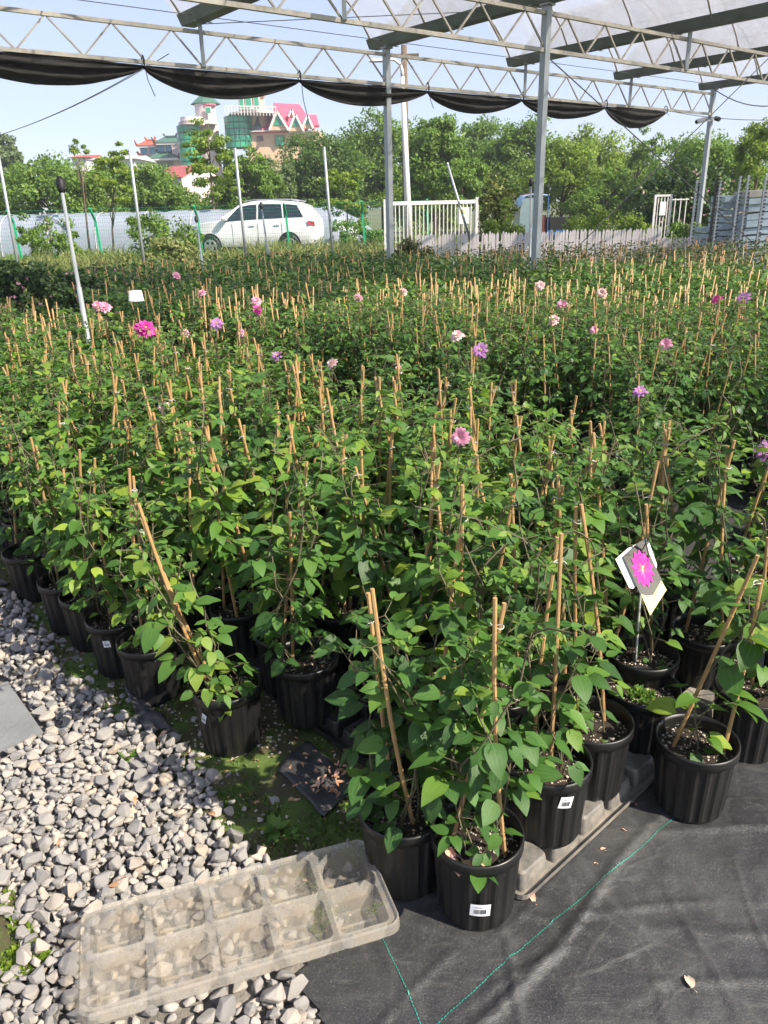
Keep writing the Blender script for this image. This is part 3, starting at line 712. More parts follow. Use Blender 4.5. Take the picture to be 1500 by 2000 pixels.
lrl = ['potted climber next in the edge row behind the yellowing one, facing the gravel', 'potted climber in the gravel edge row with a white sticker high on its pot', 'slim potted climber with one pale cane, in the edge row past the stickered pot', 'potted climber with a leaning cane, fourth past the yellowing one in the edge row', 'broad potted climber trailing a shoot down its pot, over the moss by the gravel']
lst = [[(278, 1245, 252, 915, .05), (300, 1240, 260, 930, .08)], [(212, 1203, 196, 1032, 0)], [(168, 1160, 155, 878, .02), (180, 1150, 185, 895, .05)], [(112, 1128, 60, 855, 0), (140, 1125, 70, 870, .05)], [(30, 1070, 20, 850, .05)]]
for (k, x, y, sd_), lb, sk in zip(LEFTROW, lrl, lst):
    o_, _ = near(k, lb, x, y, .012, sd_, sk, size=.056, height=.58, nst=5, radius=.085, spread=1.05, skip=.15, mat='leaf' if sd_ != 15 else 'leaf_dark')
    if k == 'l225': sticker(o_, math.atan2(-1, -.1), .15, .026, .026, -.1)

# withered litter on the first pot's soil, seed head
def curl_leaf(mb, c, s, yaw, rr, mi=0):
    V, F, _ = LT[rr.choice((2, 5, 8, 0))]; V = V * np.array([rr.uniform(.6, 1), 1, 1.6]); m = Matrix.Rotation(yaw, 3, 'Z') @ Matrix.Rotation(rr.uniform(-.5, .5), 3, 'X') @ Matrix.Rotation(rr.uniform(-.6, .6), 3, 'Y')
    mb.add([Vector(c) + m @ Vector((v[0], v[1] - .5, v[2] + .22 * (v[0] * 2) ** 2)) * s for v in V], [tuple(dict.fromkeys(f)) for f in F], mi)
rr_ = random.Random(8); mb = MB()
for q in range(9): curl_leaf(mb, (-.03 + rr_.uniform(-.045, .05), -.055 + rr_.uniform(-.02, .02), SOIL_Z + .012), rr_.uniform(.03, .055), rr_.uniform(0, 6), rr_, q % 2)
tag(mb.obj('withered_petals', [M['dry_grey'], M['dry_pink']], f1), kind='stuff')
mb = MB(); c = AT(1166, 1250, pf1[1] + .28) - np.array(p4.matrix_basis.translation)
for q in range(90):
    d = Vector((rr_.gauss(0, 1), rr_.gauss(0, 1), rr_.gauss(0, 1))).normalized(); mb.tube([Vector(c) + d * .003, Vector(c) + d * .016 + Vector((0, 0, -.003)), Vector(c) + d * .024 + Vector((0, 0, -.008))], [.0006, .0006, .0003], 3, False)
mb.obj('seed_head', M['seedhead'], p4)

# plant tag: white stick with a picture card and a folded white card behind
tb = G(1242, 1292, .062 + SOIL_Z); yy = tb[1]
tagO = thing('plant_tag', 'picture tag of a magenta flower on a white stick, stuck in a pot', 'plant tag', tb)
mb = MB(); top = AT(1254, 1120, yy - .068) - tb; mb.beam((0, 0, -.03), top, .010, .004); mb.obj('stick', M['white_plastic'], tagO)
def card_pts(pxs, dy): return [AT(x, y, yy - .05 + dy + (1150 - y) * .0011) - tb for x, y in pxs]
def card(pxs, dy, mat, nm, parent, th=.0012):
    mb = MB(); mb.prism(card_pts(pxs, dy), (0, th, -th * .3)); return mb.obj(nm, mat, parent)
wc = card([(1202, 1092), (1225, 1072), (1262, 1052), (1268, 1060), (1283, 1102), (1282, 1112), (1236, 1150), (1229, 1148)], -.055, M['white_plastic'], 'backing_card', tagO)
pc = card([(1217, 1087), (1249, 1058), (1256, 1056), (1302, 1152), (1270, 1202)], -.060, M['print_dark'], 'picture_card', tagO)
card([(1252, 1160), (1262, 1164), (1276, 1162), (1288, 1140), (1291, 1134), (1302, 1152), (1270, 1202)], -.0615, M['print_yellow'], 'printed_band', pc)
ctr = np.array(AT(1255, 1110, yy - .1126 + 40 * .0011) - tb); mb = MB(); up_ = np.array(AT(1249, 1080, yy - .1126 + 70 * .0011) - tb) - ctr; uu = unit(up_); rr2 = np.cross(uu, np.array([0, 1.0, 0])); rr2 = unit(rr2)
for ring, (n, r0, r1, w) in enumerate(((13, .012, .058, .021), (12, .008, .047, .019), (10, .004, .032, .015))):
    for i in range(n):
        an = 6.283 * i / n + ring * .3; d = uu * math.cos(an) * 1.0 + rr2 * math.sin(an) * .56; sd2 = -uu * math.sin(an) + rr2 * math.cos(an); o3 = np.array([0, -.00025 * (ring + 1) - .00004 * i, 0])
        mb.add([ctr + d * r0 + o3, ctr + d * r1 * .6 + sd2 * w * .5 + o3, ctr + d * r1 + o3, ctr + d * r1 * .6 - sd2 * w * .5 + o3], [(0, 1, 2, 3)])
mb.obj('printed_flower', M['print_pink'], pc)
mb = MB()
for i in range(16):
    an = 6.283 * i / 16; d = uu * math.cos(an) + rr2 * math.sin(an) * .8; o3 = np.array([0, -.0016, 0]); L = .014 + .008 * (i % 3); sd2 = unit(np.cross(d, [0, 1, 0])) * .0012
    mb.add([ctr + o3 - sd2, ctr + d * L + o3, ctr + o3 + sd2], [(0, 1, 2)])
mb.obj('printed_stamens', M['print_centre'], pc)

# ------------------------------------------------------------------ the block of potted climbers
rb = random.Random(77)
cand = []
for i in range(0, 7):
    for j in range(0, 60):
        a = 1.0 + .245 * i; b = .92 + .245 * j
        if i == 0 and b < 2.05: continue
        if i == 1 and 1.2 < b < 1.85: continue
        if b > 9: continue
        cand.append((a, b, 0))
for i in range(0, 3): cand.append((2.36 + .25 * i, .68, 0))
for i in range(0, 60):
    for j in range(-30, 84):
        a = 3.72 + .25 * i; b = -6 + .25 * j
        if b < 1.55 and a < 4.0: continue
        if a > 7.2 and a < 7.85: continue
        if a > 10.9 and a < 11.4: continue
        if a > 17 or b > 14 or (b > 9.5 and a < 5): continue
        zone = 1 if a < 7.2 else (2 if a < 10.9 else 3)
        if zone == 3 and rb.random() < .25: continue
        cand.append((a, b, zone))
plants = []
for a, b, zn in cand:
    p = AB(a + rb.gauss(0, .014), b + rb.gauss(0, .014))
    if p[1] < 1.2 or p[1] > 17.2: continue
    if any((p[0] - u) ** 2 + (p[1] - v) ** 2 < .185 ** 2 for u, v in P_ALL): continue
    x, y, z = PROJ((p[0], p[1], .55))
    if x < -160 - 120 / z or x > 1660 + 120 / z: continue
    plants.append(dict(p=p, zone=zn, row=int(round((a - (1.0 if zn == 0 else 3.72)) / (.245 if zn == 0 else .25))), d=float(np.linalg.norm(p)), fl=None))
FL = [(283, 642, .88, 'magenta', .072, 'magenta'), (893, 656, .88, 'palepink', .046, 'pale pink'), (938, 684, .84, 'mauve', .05, 'mauve'), (649, 710, .86, 'palepink', .034, 'small pale pink'), (780, 722, .80, 'palepink', .03, 'tiny pale pink'),
      (900, 853, .86, 'pink', .036, 'white-edged pink'), (1098, 595, .84, 'pink', .055, 'pink'), (1300, 672, .82, 'pink', .042, 'pink'), (1055, 558, .85, 'palepink', .05, 'pink'), (1175, 573, .85, 'palepink', .05, 'pink'), (345, 538, .85, 'pink', .06, 'pink'), (395, 572, .84, 'pink', .045, 'pink'),
      (500, 588, .85, 'pink', .05, 'pink'), (503, 605, .82, 'magenta', .045, 'pink'), (423, 632, .84, 'mauve', .05, 'mauve'), (205, 600, .85, 'pink', .06, 'pink'), (190, 597, .84, 'pink', .05, 'pink'), (540, 695, .80, 'mauve', .036, 'mauve'), (1250, 765, .74, 'mauve', .038, 'mauve'), (1400, 585, .82, 'magenta', .05, 'pink'), (1452, 582, .84, 'mauve', .06, 'mauve'),
      (788, 570, .85, 'palepink', .04, 'pink'), (700, 582, .84, 'pink', .045, 'pink'), (1082, 625, .83, 'palepink', .045, 'pink'), (1497, 880, .7, 'mauve', .05, 'mauve'), (320, 795, .80, 'palepink', .03, 'faded pink'), (470, 650, .82, 'pink', .03, 'pink'), (1160, 645, .83, 'pink', .03, 'pink'), (360, 650, .82, 'palepink', .035, 'pink')]
for fx in FL:
    g = G(fx[0], fx[1], fx[2]); best = min((q for q in plants if q['fl'] is None), key=lambda q: (q['p'][0] - g[0]) ** 2 + (q['p'][1] - g[1]) ** 2)
    best['fl'] = fx; best['g'] = g; dx = g[:2] - best['p'][:2]; L = np.linalg.norm(dx); best['p'][:2] += dx * (max(0, L - .05) / max(L, 1e-6))
plants.sort(key=lambda q: (q['fl'] is None, q['d'])); nfl = sum(q['fl'] is not None for q in plants)
IND = plants[:286]; REST = plants[286:]
# shared foliage of the ordinary plants
def make_foliage(seed, height, radius, nst, size, mats, skip=.1, node=.06):
    rng = np.random.default_rng(seed); r = random.Random(seed); stems = []
    for k in range(nst):
        ph = r.uniform(0, 6.28); pts = []; hh = height * r.uniform(.8, 1.08); tw = r.choice((-1, 1)) * r.uniform(2, 5); lx, ly = r.gauss(0, .03), r.gauss(0, .03)
        for i in range(9):
            f = i / 8; rr = radius * (.35 + .65 * math.sin(min(1, f * 1.4 + .12) * 1.57)) * r.uniform(.7, 1.2); pts.append((rr * math.cos(ph + tw * f) + lx * f, rr * math.sin(ph + tw * f) + ly * f, SOIL_Z + hh * f))
        stems.append(pts)
    lv, tw = gen_leaves(rng, dict(stems=stems, size=size, node=node, skip=skip))
    if r.random() < .75: sh, lv2, tw2 = young_shoots(rng, r, stems); lv += lv2; tw += tw2; stems = stems + sh
    return foliage_mesh('foliage', lv, mats), twig_mesh(stems, tw, M['stem'])
FOL = [make_foliage(100 + k, .55 + .05 * (k % 3), .092, 5, (.066, .074, .060)[k % 3], [M['leaf'] if k % 4 else M['leaf_dark'], M['leaf_lime']]) for k in range(9)]
FOLB = [make_foliage(140 + k, .60 + .05 * (k % 2), .095, 5, .055, [M['leaf_dark'], M['leaf'] if k % 2 else M['leaf_lime']], node=.052) for k in range(6)]
def flower_mesh(kind, r, double, seed):
    rr = random.Random(seed); mb = MB(); 
    for ring in range(3 if double else 2):
        n = (8, 8, 7)[ring] + (3 if double else 0); R0 = r * (1 - .22 * ring); lift = .10 + .42 * ring
        for i in range(n):
            an = 6.283 * (i + .5 * (ring % 2)) / n + rr.uniform(-.12, .12); c, s = math.cos(an), math.sin(an); L = R0 * rr.uniform(.85, 1.08); w = L * .27; l2 = lift + rr.uniform(-.12, .12)
            def P(u, v): return (c * L * u - s * v, s * L * u + c * v, L * (l2 * u - .25 * u * u) + .003 * ring)
            mb.add([P(.08, 0), P(.5, w * .8), P(.8, w * .7), P(1, 0), P(.8, -w * .7), P(.5, -w * .8)], [(0, 1, 5), (1, 2, 4, 5), (2, 3, 4)], 0)
    for i in range(26):
        d = Vector((rr.gauss(0, .6), rr.gauss(0, .6), 1)).normalized(); mb.tube([(0, 0, .002), d * r * .26], [.0012, .0016], 3, True, 1)
    return mb.mesh('flower', [M[kind], M['yellow_c']])
ORD = ['edge', 'second', 'third', 'fourth', 'fifth', 'sixth', 'seventh', 'eighth', 'ninth', 'tenth', 'eleventh', 'twelfth', 'thirteenth', 'fourteenth']
LB_A = 'leafy potted climber tied to tan canes in the %s row in from the gravel'
LB_B = 'leafy potted climber in the %s row beyond the dark aisle behind the gravel-side block'
LB_FL = {}
near_n = 0
for idx, q in enumerate(sorted(IND, key=lambda q: q['d'])):
    p = q['p']; r = random.Random(1000 + idx); base = .035 if q['zone'] == 0 else .012
    near_leafy = idx < 22
    if q['fl'] is None: o_ = ORD[min(13, q['row'])].replace('edge', 'edge' if q['zone'] == 0 else 'first'); lab, grp = (LB_A % o_, BLK + ', %s row' % o_) if q['zone'] == 0 else (LB_B % o_, 'potted climbers across the aisle, %s row' % o_)
    else:
        kk = q['fl'][5]; zt = 'in the gravel-side block' if q['zone'] == 0 else ('in the bed across the aisle' if q['zone'] == 1 else 'in the far beds')
        lab = {'magenta': 'potted climber topped by the large magenta flower, taller than its neighbours'}.get(kk, 'potted climber carrying a %s bloom %s' % (kk, zt)); grp = 'flowering climbers, %s %s' % (kk, zt)
    h = r.uniform(.62, .73) if q['zone'] == 0 else r.uniform(.60, .76)
    az = r.uniform(0, 6.28); apex = np.array([r.gauss(0, .045), r.gauss(0, .045), SOIL_Z + h]); nsk = 2 if r.random() < .75 else 3
    if q['zone'] > 0: nsk = r.choice((1, 1, 2))
    sks = []
    for k in range(nsk):
        b = (.07 * math.cos(az + 6.28 * k / nsk), .07 * math.sin(az + 6.28 * k / nsk)); a2 = apex + np.array([-b[0] * .14, -b[1] * .14, r.uniform(-.05, .03)]); sks.append((b, tuple(a2)))
    if near_leafy:
        t = build_near('potted_clematis', lab, (p[0], p[1], base), 300 + idx, sks, size=r.uniform(.060, .072), height=h - r.uniform(.02, .08), radius=.092, nst=4, mat=r.choice(('leaf', 'leaf', 'leaf_dark')), skip=.14, group=grp, node=.06)
    else:
        t = thing('potted_clematis', lab, 'potted plant', (p[0], p[1], base), 0, grp)
        put('pot', POT, t); put('soil', SOIL[idx % 4], t, Matrix.Translation((0, 0, SOIL_Z)))
        for (b, tp) in sks: put('stake', STAKE[r.randrange(5)], t, stake_mat((b[0], b[1], SOIL_Z - .02), tp))
        if nsk > 1: put('tie', TIE, t, Matrix.Translation((apex[0], apex[1], apex[2] - .06)) @ Matrix.Rotation(r.uniform(0, 6), 4, 'Z'))
        fm, sm = (FOL[r.randrange(9)] if q['zone'] == 0 else FOLB[r.randrange(6)]); sc = r.uniform(.92, 1.06)
        sh = Matrix.Identity(4); sh[0][2] = apex[0] / h * .8; sh[1][2] = apex[1] / h * .8; sh[0][3] = -sh[0][2] * SOIL_Z; sh[1][3] = -sh[1][2] * SOIL_Z
        mt = Matrix.Rotation(r.uniform(0, 6.28), 4, 'Z') @ Matrix.Diagonal((sc, sc, sc * r.uniform(.93, 1.04), 1))
        tag(put('foliage', fm, t, mt), kind='stuff'); put('stem', sm, t, mt)
    if q['fl'] is not None:
        fx = q['fl']; loc = q['g'] - np.array([p[0], p[1], base])
        toC = Vector((-q['g'][0], -q['g'][1], .9 * q['d'])).normalized() + Vector((r.gauss(0, .3), r.gauss(0, .3), r.gauss(0, .15)))
        fo = put('flower', flower_mesh(fx[3], fx[4], fx[3] in ('palepink', 'magenta', 'pink'), idx), t, Matrix.Translation(loc) @ toC.to_track_quat('Z', 'Y').to_matrix().to_4x4())
        mb = MB(); mb.tube([(loc[0] * .3, loc[1] * .3, loc[2] - .22), (loc[0] * .8, loc[1] * .8, loc[2] - .1), loc], .0018, 5); mb.obj('flower_stalk', M['stem'], t)
# all the others: one mass
rg = np.random.default_rng(5)
Vb, Qb, Mb, off = [], [], [], 0
SBv = np.array([sdir.x, sdir.y, sdir.z])
for q in REST:
    p = q['p']; zn = q['zone']; d = q['d']; n = int(np.clip(560 / d, 44, 120)); h = (rg.uniform(.54, .64) if zn < 3 else rg.uniform(.5, .66))
    th = rg.uniform(0, 6.283, n); hz = h * rg.random(n) ** .8; rad = .125 * np.sqrt(rg.random(n)) * (1.1 - .4 * hz / h) + .01
    pos = np.stack([p[0] + rad * np.cos(th), p[1] + rad * np.sin(th), .17 + hz], 1)
    o = np.stack([np.cos(th), np.sin(th), np.zeros(n)], 1); y = o + rg.normal(0, .5, (n, 3)); y[:, 2] -= .3; y /= np.linalg.norm(y, axis=1)[:, None]
    z = np.array([0, 0, .9]) + o * .4 + SBv * .25 + rg.normal(0, .3, (n, 3)); x = np.cross(y, z); x /= np.linalg.norm(x, axis=1)[:, None]
    s = (rg.uniform(.045, .075, n) * (1 if zn < 3 else .8) * (1 + .02 * d))[:, None]
    V = np.stack([pos, pos + y * s * .45 + x * s * .34, pos + y * s, pos + y * s * .45 - x * s * .34], 1).reshape(-1, 3)
    Vb.append(V); Qb.append(np.arange(4 * n).reshape(-1, 4) + off); off += 4 * n; mm = 0 if zn < 3 else (1 if rg.random() < .75 else 0)
    Mb += [mm] * n
    for k in range((1 if rg.random() < .5 else 2) if d < 9 else (1 if rg.random() < .5 else 0)):           # canes
        a = rg.uniform(0, 6.283); bx = np.array([p[0] + .07 * math.cos(a), p[1] + .07 * math.sin(a), .15]); tx = np.array([p[0] + rg.normal(0, .035), p[1] + rg.normal(0, .035), .17 + h + (rg.uniform(-.04, .13) if d < 9 else rg.uniform(-.06, .08))]); w = .0046 + .00008 * d
        V = np.array([b + np.array(e) * w for b in (bx, tx) for e in ((-1, -1, 0), (1, -1, 0), (1, 1, 0), (-1, 1, 0))]); Q = np.array([(0, 1, 5, 4), (1, 2, 6, 5), (2, 3, 7, 6), (3, 0, 4, 7), (4, 5, 6, 7)])
        Vb.append(V); Qb.append(Q + off); off += 8; Mb += [2] * 5
    pr = np.array([(p[0] + rr0 * math.cos(a), p[1] + rr0 * math.sin(a), zz) for zz, rr0 in ((.01, .088), (.21, .105)) for a in np.linspace(0, 6.283, 9)[:8]])
    Vb.append(pr); Qb.append(np.array([(j, (j + 1) % 8, 8 + (j + 1) % 8, 8 + j) for j in range(8)]) + off); off += 16; Mb += [3] * 8
mass = put('climber_mass', npmesh('climber_mass', np.concatenate(Vb), np.concatenate(Qb), [M['leaf_far'], M['leaf_olive'], M['bamboo'], M['pot']], Mb))
tag(mass, 'far rows of small green climbers on thin canes filling the beds up to the fence', 'plants', kind='stuff')

# ------------------------------------------------------------------ trays
TL, TW, TD = .665, .27, .062                # ten-cell tray: length, width, cell depth
def rrect(cx, cy, w, h, r, n=4):
    out = []
    for (sx, sy, a0) in ((1, 1, 0), (-1, 1, 90), (-1, -1, 180), (1, -1, 270)):
        for i in range(n + 1):
            a = R(a0 + 90 * i / n); out.append((cx + sx * (w / 2 - r) + r * math.cos(a), cy + sy * (h / 2 - r) + r * math.sin(a)))
    return out
def fill(loops, z):                          # flat sheet with holes between closed loops
    bm = bmesh.new()
    for lp in loops:
        vs = [bm.verts.new((x, y, z)) for x, y in lp]
        for i in range(len(vs)): bm.edges.new((vs[i], vs[(i + 1) % len(vs)]))
    bmesh.ops.triangle_fill(bm, use_beauty=True, use_dissolve=False, edges=bm.edges[:])
    bm.verts.index_update(); r = ([v.co.copy() for v in bm.verts], [tuple(v.index for v in f.verts) for f in bm.faces]); bm.free(); return r
def tray_parts(flip=False):
    cells = []
    for i in range(5):
        for j in range(2):
            cells.append(((i - 2) * .1275, (j - .5) * .125))
    deck = MB(); ops = [rrect(cx, cy, .112, .108, .014) for cx, cy in cells]
    v, f = fill([rrect(0, 0, TL - .02, TW - .02, .02)] + ops, TD); deck.add(v, f)
    # rim: turned-down lip
    outer = [rrect(0, 0, TL - .02, TW - .02, .02), rrect(0, 0, TL - .008, TW - .008, .026), rrect(0, 0, TL, TW, .03), rrect(0, 0, TL + .004, TW + .004, .031)]; zs = [TD, TD + .006, TD + .001, TD - .020]
    n = len(outer[0]); vs = [(x, y, z) for lp, z in zip(outer, zs) for x, y in lp]
    deck.add(vs, [(k * n + i, k * n + (i + 1) % n, (k + 1) * n + (i + 1) % n, (k + 1) * n + i) for k in range(3) for i in range(n)])
    cell = MB(); lp0 = rrect(0, 0, .112, .108, .014); lp1 = rrect(0, 0, .098, .094, .014); lp2 = rrect(0, 0, .090, .086, .012); n = len(lp0)
    vs = [(x, y, z) for lp, z in ((lp0, TD), (lp1, .008), (lp2, .001)) for x, y in lp]
    cell.add(vs, [(k * n + i, k * n + (i + 1) % n, (k + 1) * n + (i + 1) % n, (k + 1) * n + i) for k in range(2) for i in range(n)])
    hole = lambda x, y: [(x + .0055 * math.cos(a), y + .0055 * math.sin(a)) for a in np.linspace(0, 6.283, 9)[:8]]
    v, f = fill([lp2, hole(-.024, -.012), hole(.024, -.012)], .001); cell.add(v, f)
    if not flip: cell.beam((-.044, .012, .003), (.044, .012, .003), .004, .004)
    return deck, cell, cells
def tray(name, label, loc, rz, mats, group=None, flip=False, tilt=(0, 0)):
    t = thing(name, label, 'tray', loc, 0, group)
    mt = Matrix.Translation(loc) @ Matrix.Rotation(rz, 4, 'Z') @ Matrix.Rotation(tilt[0], 4, 'X') @ Matrix.Rotation(tilt[1], 4, 'Y')
    if flip: mt = mt @ Matrix.Translation((0, 0, TD)) @ Matrix.Rotation(math.pi, 4, 'X') @ Matrix.Diagonal((1, 1, .84, 1))
    t.matrix_basis = mt; key = mats.name
    if key not in TRAYM:
        d, c, cs = tray_parts(flip); TRAYM[key] = (d.mesh('deck', mats), c.mesh('cell', mats), cs)
    d, c, cs = TRAYM[key]; put('deck', d, t)
    for (cx, cy) in cs: put('cell', c, t, Matrix.Translation((cx, cy, 0)))
    return t
TRAYM = {}
c0, c1, c2 = G(150, 1800, .10), G(695, 1645, .10), G(788, 1795, .10)
ctr = (G(150, 1800, .10) + G(788, 1795, .10)) / 2
rz = math.atan2(c1[1] - c0[1], c1[0] - c0[0])
ctr = (c0 + c2) / 2
tray('cell_tray', 'dirty clear plastic tray with ten square cells lying on the gravel edge', (ctr[0], ctr[1], .044), rz, M['tray'], tilt=(-.02, .03))
# upturned trays carrying the pots
ra = math.pi / 2 - BA
def riser(a, b, along_a, mat, label, group): 
    p = AB(a, b, .012); tray('riser_tray', label, p, ra + (0 if along_a else math.pi / 2), mat, group, True)
RA, RBk = 'pale upturned plastic tray under the pots along the dark mat', 'black upturned tray under the pots beside the mossy strip'
riser(1.45, .925, True, M['riser'], 'pale muddy upturned tray under the stickered pots along the dark mat', None)
riser(2.13, .93, True, M['riser'], 'upturned tray under the pots by the plant tag stick', None)
riser(1.30, 1.62, False, M['riser_black'], RBk, 'black trays beside the moss'); riser(1.30, 2.30, False, M['riser_black'], RBk, 'black trays beside the moss')
riser(3.66, 1.12, False, M['riser_black'], 'upturned tray lying open in the aisle behind the block', 'aisle trays'); riser(3.30, 1.95, False, M['riser_black'], 'black upturned tray in the aisle behind the block', None)

# ------------------------------------------------------------------ loose litter
rl = random.Random(17)
def flat_leaf(px, py, s, mat, label, name='fallen_leaf', z=None, cat='leaf', grp=None):
    p = G(px, py, .016); a, b = toab(p); zz = z if z is not None else (mat_h(a, b) + .004 if a > .6 and b < 1.05 else .03)
    mb = MB(); curl_leaf(mb, (0, 0, 0), s, rl.uniform(0, 6.28), rl); mb.tube([(0, -.5 * s, 0), (.004, -.75 * s, .004)], .0008, 4)
    return tag(mb.obj(name, M[mat], None, True, (p[0], p[1], zz)), label, cat, grp)
flat_leaf(1041, 1757, .030, 'dry_pink', 'curled salmon-pink fallen leaf on the dark mat beside the barcode pot')
for x, y, s in ((1238, 1568, .018), (1178, 1657, .015), (1219, 1621, .011), (1163, 1685, .009), (1002, 1734, .012), (1188, 1580, .010)):
    flat_leaf(x, y, s, 'dry_pink', 'small pinkish dry leaf flake on the dark mat near the pale tray', 'leaf_flake', grp='leaf flakes on the dark mat')
flat_leaf(1345, 1912, .045, 'seedhead', 'pale straw scrap lying alone on the open dark mat', 'straw_scrap', cat='straw')
flat_leaf(315, 1447, .05, 'dry_pink', 'pink withered leaf on the moss beside the black fabric strip')
for x, y in ((240, 1740), (225, 1752), (790 // 2, 1745), (268, 1585), (415, 1610), (120, 1665)):
    flat_leaf(x, y, .028, 'dry', 'brown curled dry leaf among the grey gravel stones', grp='dry leaves on the gravel', z=.055)
# black fabric strip and square scrap on the moss
def cloth_scrap(name, label, pxs, z, n=12, amp=.012, seed=1):
    c = [G(x, y, .02) for x, y in pxs]; V = []; r = seed
    for i in range(n + 1):
        for j in range(n + 1):
            u, v = i / n, j / n; p = c[0] * (1 - u) * (1 - v) + c[1] * u * (1 - v) + c[2] * u * v + c[3] * (1 - u) * v
            a, b = toab(p); e = .006 * fbm(a * 2 + seed, b, 9); V.append((p[0] + e, p[1] - e, moss_h(a, b) + z + amp * (.5 + fbm(a, b + seed, 7))))
    mb = MB(); mb.add(V, [(i * (n + 1) + j, (i + 1) * (n + 1) + j, (i + 1) * (n + 1) + j + 1, i * (n + 1) + j + 1) for i in range(n) for j in range(n)])
    o = mb.obj(name, M['mat'], None, True); md = o.modifiers.new('thickness', 'SOLIDIFY'); md.thickness = .0015; return tag(o, label, 'fabric')
cloth_scrap('fabric_scrap', 'square scrap of black woven fabric with brown litter, on the moss', [(540, 1505), (600, 1447), (695, 1530), (635, 1595)], .012, seed=2)
cloth_scrap('fabric_strip', 'narrow bent black fabric strip between the gravel and the edge pots', [(240, 1342), (262, 1338), (335, 1430), (290, 1448)], .014, seed=5, amp=.03)
mb = MB()
for q in range(60):
    x, y = rl.gauss(645, 34), rl.gauss(1525, 28); p = G(x, y, .03); curl_leaf(mb, (p[0], p[1], .036 + rl.uniform(0, .012)), rl.uniform(.010, .026), rl.uniform(0, 6.28), rl, 0 if rl.random() < .7 else 1)
tag(mb.obj('leaf_litter', [M['dry'], M['dry_pink']]), 'crumbled brown leaf litter heaped on the black fabric scrap', 'litter', kind='stuff')
mb = MB()
for q in range(150):
    p = AB(rl.uniform(.76, 1.2), rl.uniform(1.05, 3.2)); a, b = toab(p); an = rl.uniform(0, 6.28); L = rl.uniform(.012, .05)
    if q % 2: curl_leaf(mb, (p[0], p[1], moss_h(a, b) + .006), rl.uniform(.010, .024), an, rl)
    else: mb.tube([(p[0], p[1], moss_h(a, b) + .004), (p[0] + L * .5 * math.cos(an), p[1] + L * .5 * math.sin(an), moss_h(a, b) + .008), (p[0] + L * math.cos(an + .4), p[1] + L * math.sin(an + .4), moss_h(a, b) + .005)], .0007, 3)
tag(mb.obj('plant_debris', M['dry'], moss), kind='stuff')
def weed(px, py, label, s=.03, n=14, mat='leaf_lime', z=.02):
    p = G(px, py, z); t = thing('weed', label, 'weed', (p[0], p[1], z)); 
    r = random.Random(int(px)); lv = []
    for i in range(n):
        an = r.uniform(0, 6.28); y = unit(np.array([math.cos(an), math.sin(an), r.uniform(.2, 1.1)])); zz = np.array([0, 0, 1.]) - y * .2; x = unit(np.cross(y, zz)); zz = np.cross(x, y); lv.append((y * .006, x, y, zz, s * r.uniform(.6, 1.2), 2 + 3 * (i % 3), False))
    for (p0, x, y, zz, q, k, _) in lv: put('leaf', LEAF[mat][k % 10], t, Matrix(((x[0] * q, y[0] * q, zz[0] * q, p0[0]), (x[1] * q, y[1] * q, zz[1] * q, p0[1]), (x[2] * q, y[2] * q, zz[2] * q, p0[2]), (0, 0, 0, 1))))
    mb = MB(); mb.tube([(0, 0, -.01), (0, 0, .012)], .002, 5); mb.obj('stem', M['stem'], t)
weed(537, 1622, 'bright green narrow-leaved weed at the end of the gravel', .042, 15); weed(252, 1480, 'small green weed sprouting at the gravel edge by the pink leaf', .03, 12); weed(570, 1635, 'low round-leaved weed beside the narrow-leaved one', .022, 14)

# ------------------------------------------------------------------ greenhouse frame
GT = np.array([math.sin(R(52)), math.cos(R(52)), 0]); GG = np.array([math.sin(R(52 + 90)), math.cos(R(52 + 90)), 0])   # along truss / along gutter towards the camera's right
P1 = np.array([.247, 15.19, 0]); ZT, ZB, BAY, ROW = 4.0, 3.55, 3.5, 3.55
def post(k, row, label):
    p = P1 + GT * BAY * k + GG * ROW * row; t = thing('steel_post', label, 'post', p, R(38))
    mb = MB(); mb.box((0, 0, 2.04), (.10, .10, 4.08)); mb.obj('column', M['galv'], t)
    mb = MB(); mb.box((0, 0, .02), (.22, .22, .02)); mb.obj('base_plate', M['galv'], t)
    mb = MB(); mb.box((0, 0, 4.10), (.16, .16, .03)); mb.obj('cap_plate', M['galv'], t); return t
post(0, 0, 'square steel post carrying the truss with the shade cloth, beside the street lamp'); post(0, 1, 'thick square steel post in front of the white picket fence'); pc3 = post(3, 0, 'steel post with two security cameras by the climbing roses')
post(-3, 0, 'square steel post at the outer end of the shade cloth truss'); post(3, 1, 'square steel post carrying the far end of the front truss'); post(-3, 1, 'square steel post at the outer end of the front truss')
def truss(row, k0, k1, label):
    o = P1 + GG * ROW * row; t = thing('roof_truss', label, 'truss', o + GT * BAY * k0)
    base = o + GT * BAY * k0
    L = BAY * (k1 - k0); rel = lambda s, z, e=0: tuple(GT * s + GG * e + np.array([0, 0, z]))
    mb = MB(); mb.beam(rel(0, ZT), rel(L, ZT), .05, .05); mb.obj('top_chord', M['galv_warm'], t)
    mb = MB(); mb.beam(rel(0, ZB), rel(L, ZB), .05, .05); mb.obj('bottom_chord', M['galv_warm'], t)
    n = int(round(L / .875))
    for i in range(n):
        s = i * .875
        for (a, b) in (((s + .02, ZB + .026), (s + .4175, ZT - .026)), ((s + .4575, ZT - .026), (s + .855, ZB + .026))):
            mb = MB(); mb.beam(rel(a[0], a[1]), rel(b[0], b[1]), .022, .022); mb.obj('brace', M['galv_warm'], t)
    for k in range(k0, k1 + 1):
        if k % 3:
            s = (k - k0) * BAY; mb = MB(); mb.beam(rel(s, ZB, .037), rel(s, ZT + .12, .037), .06, .05); mb.obj('hanger', M['galv'], t)
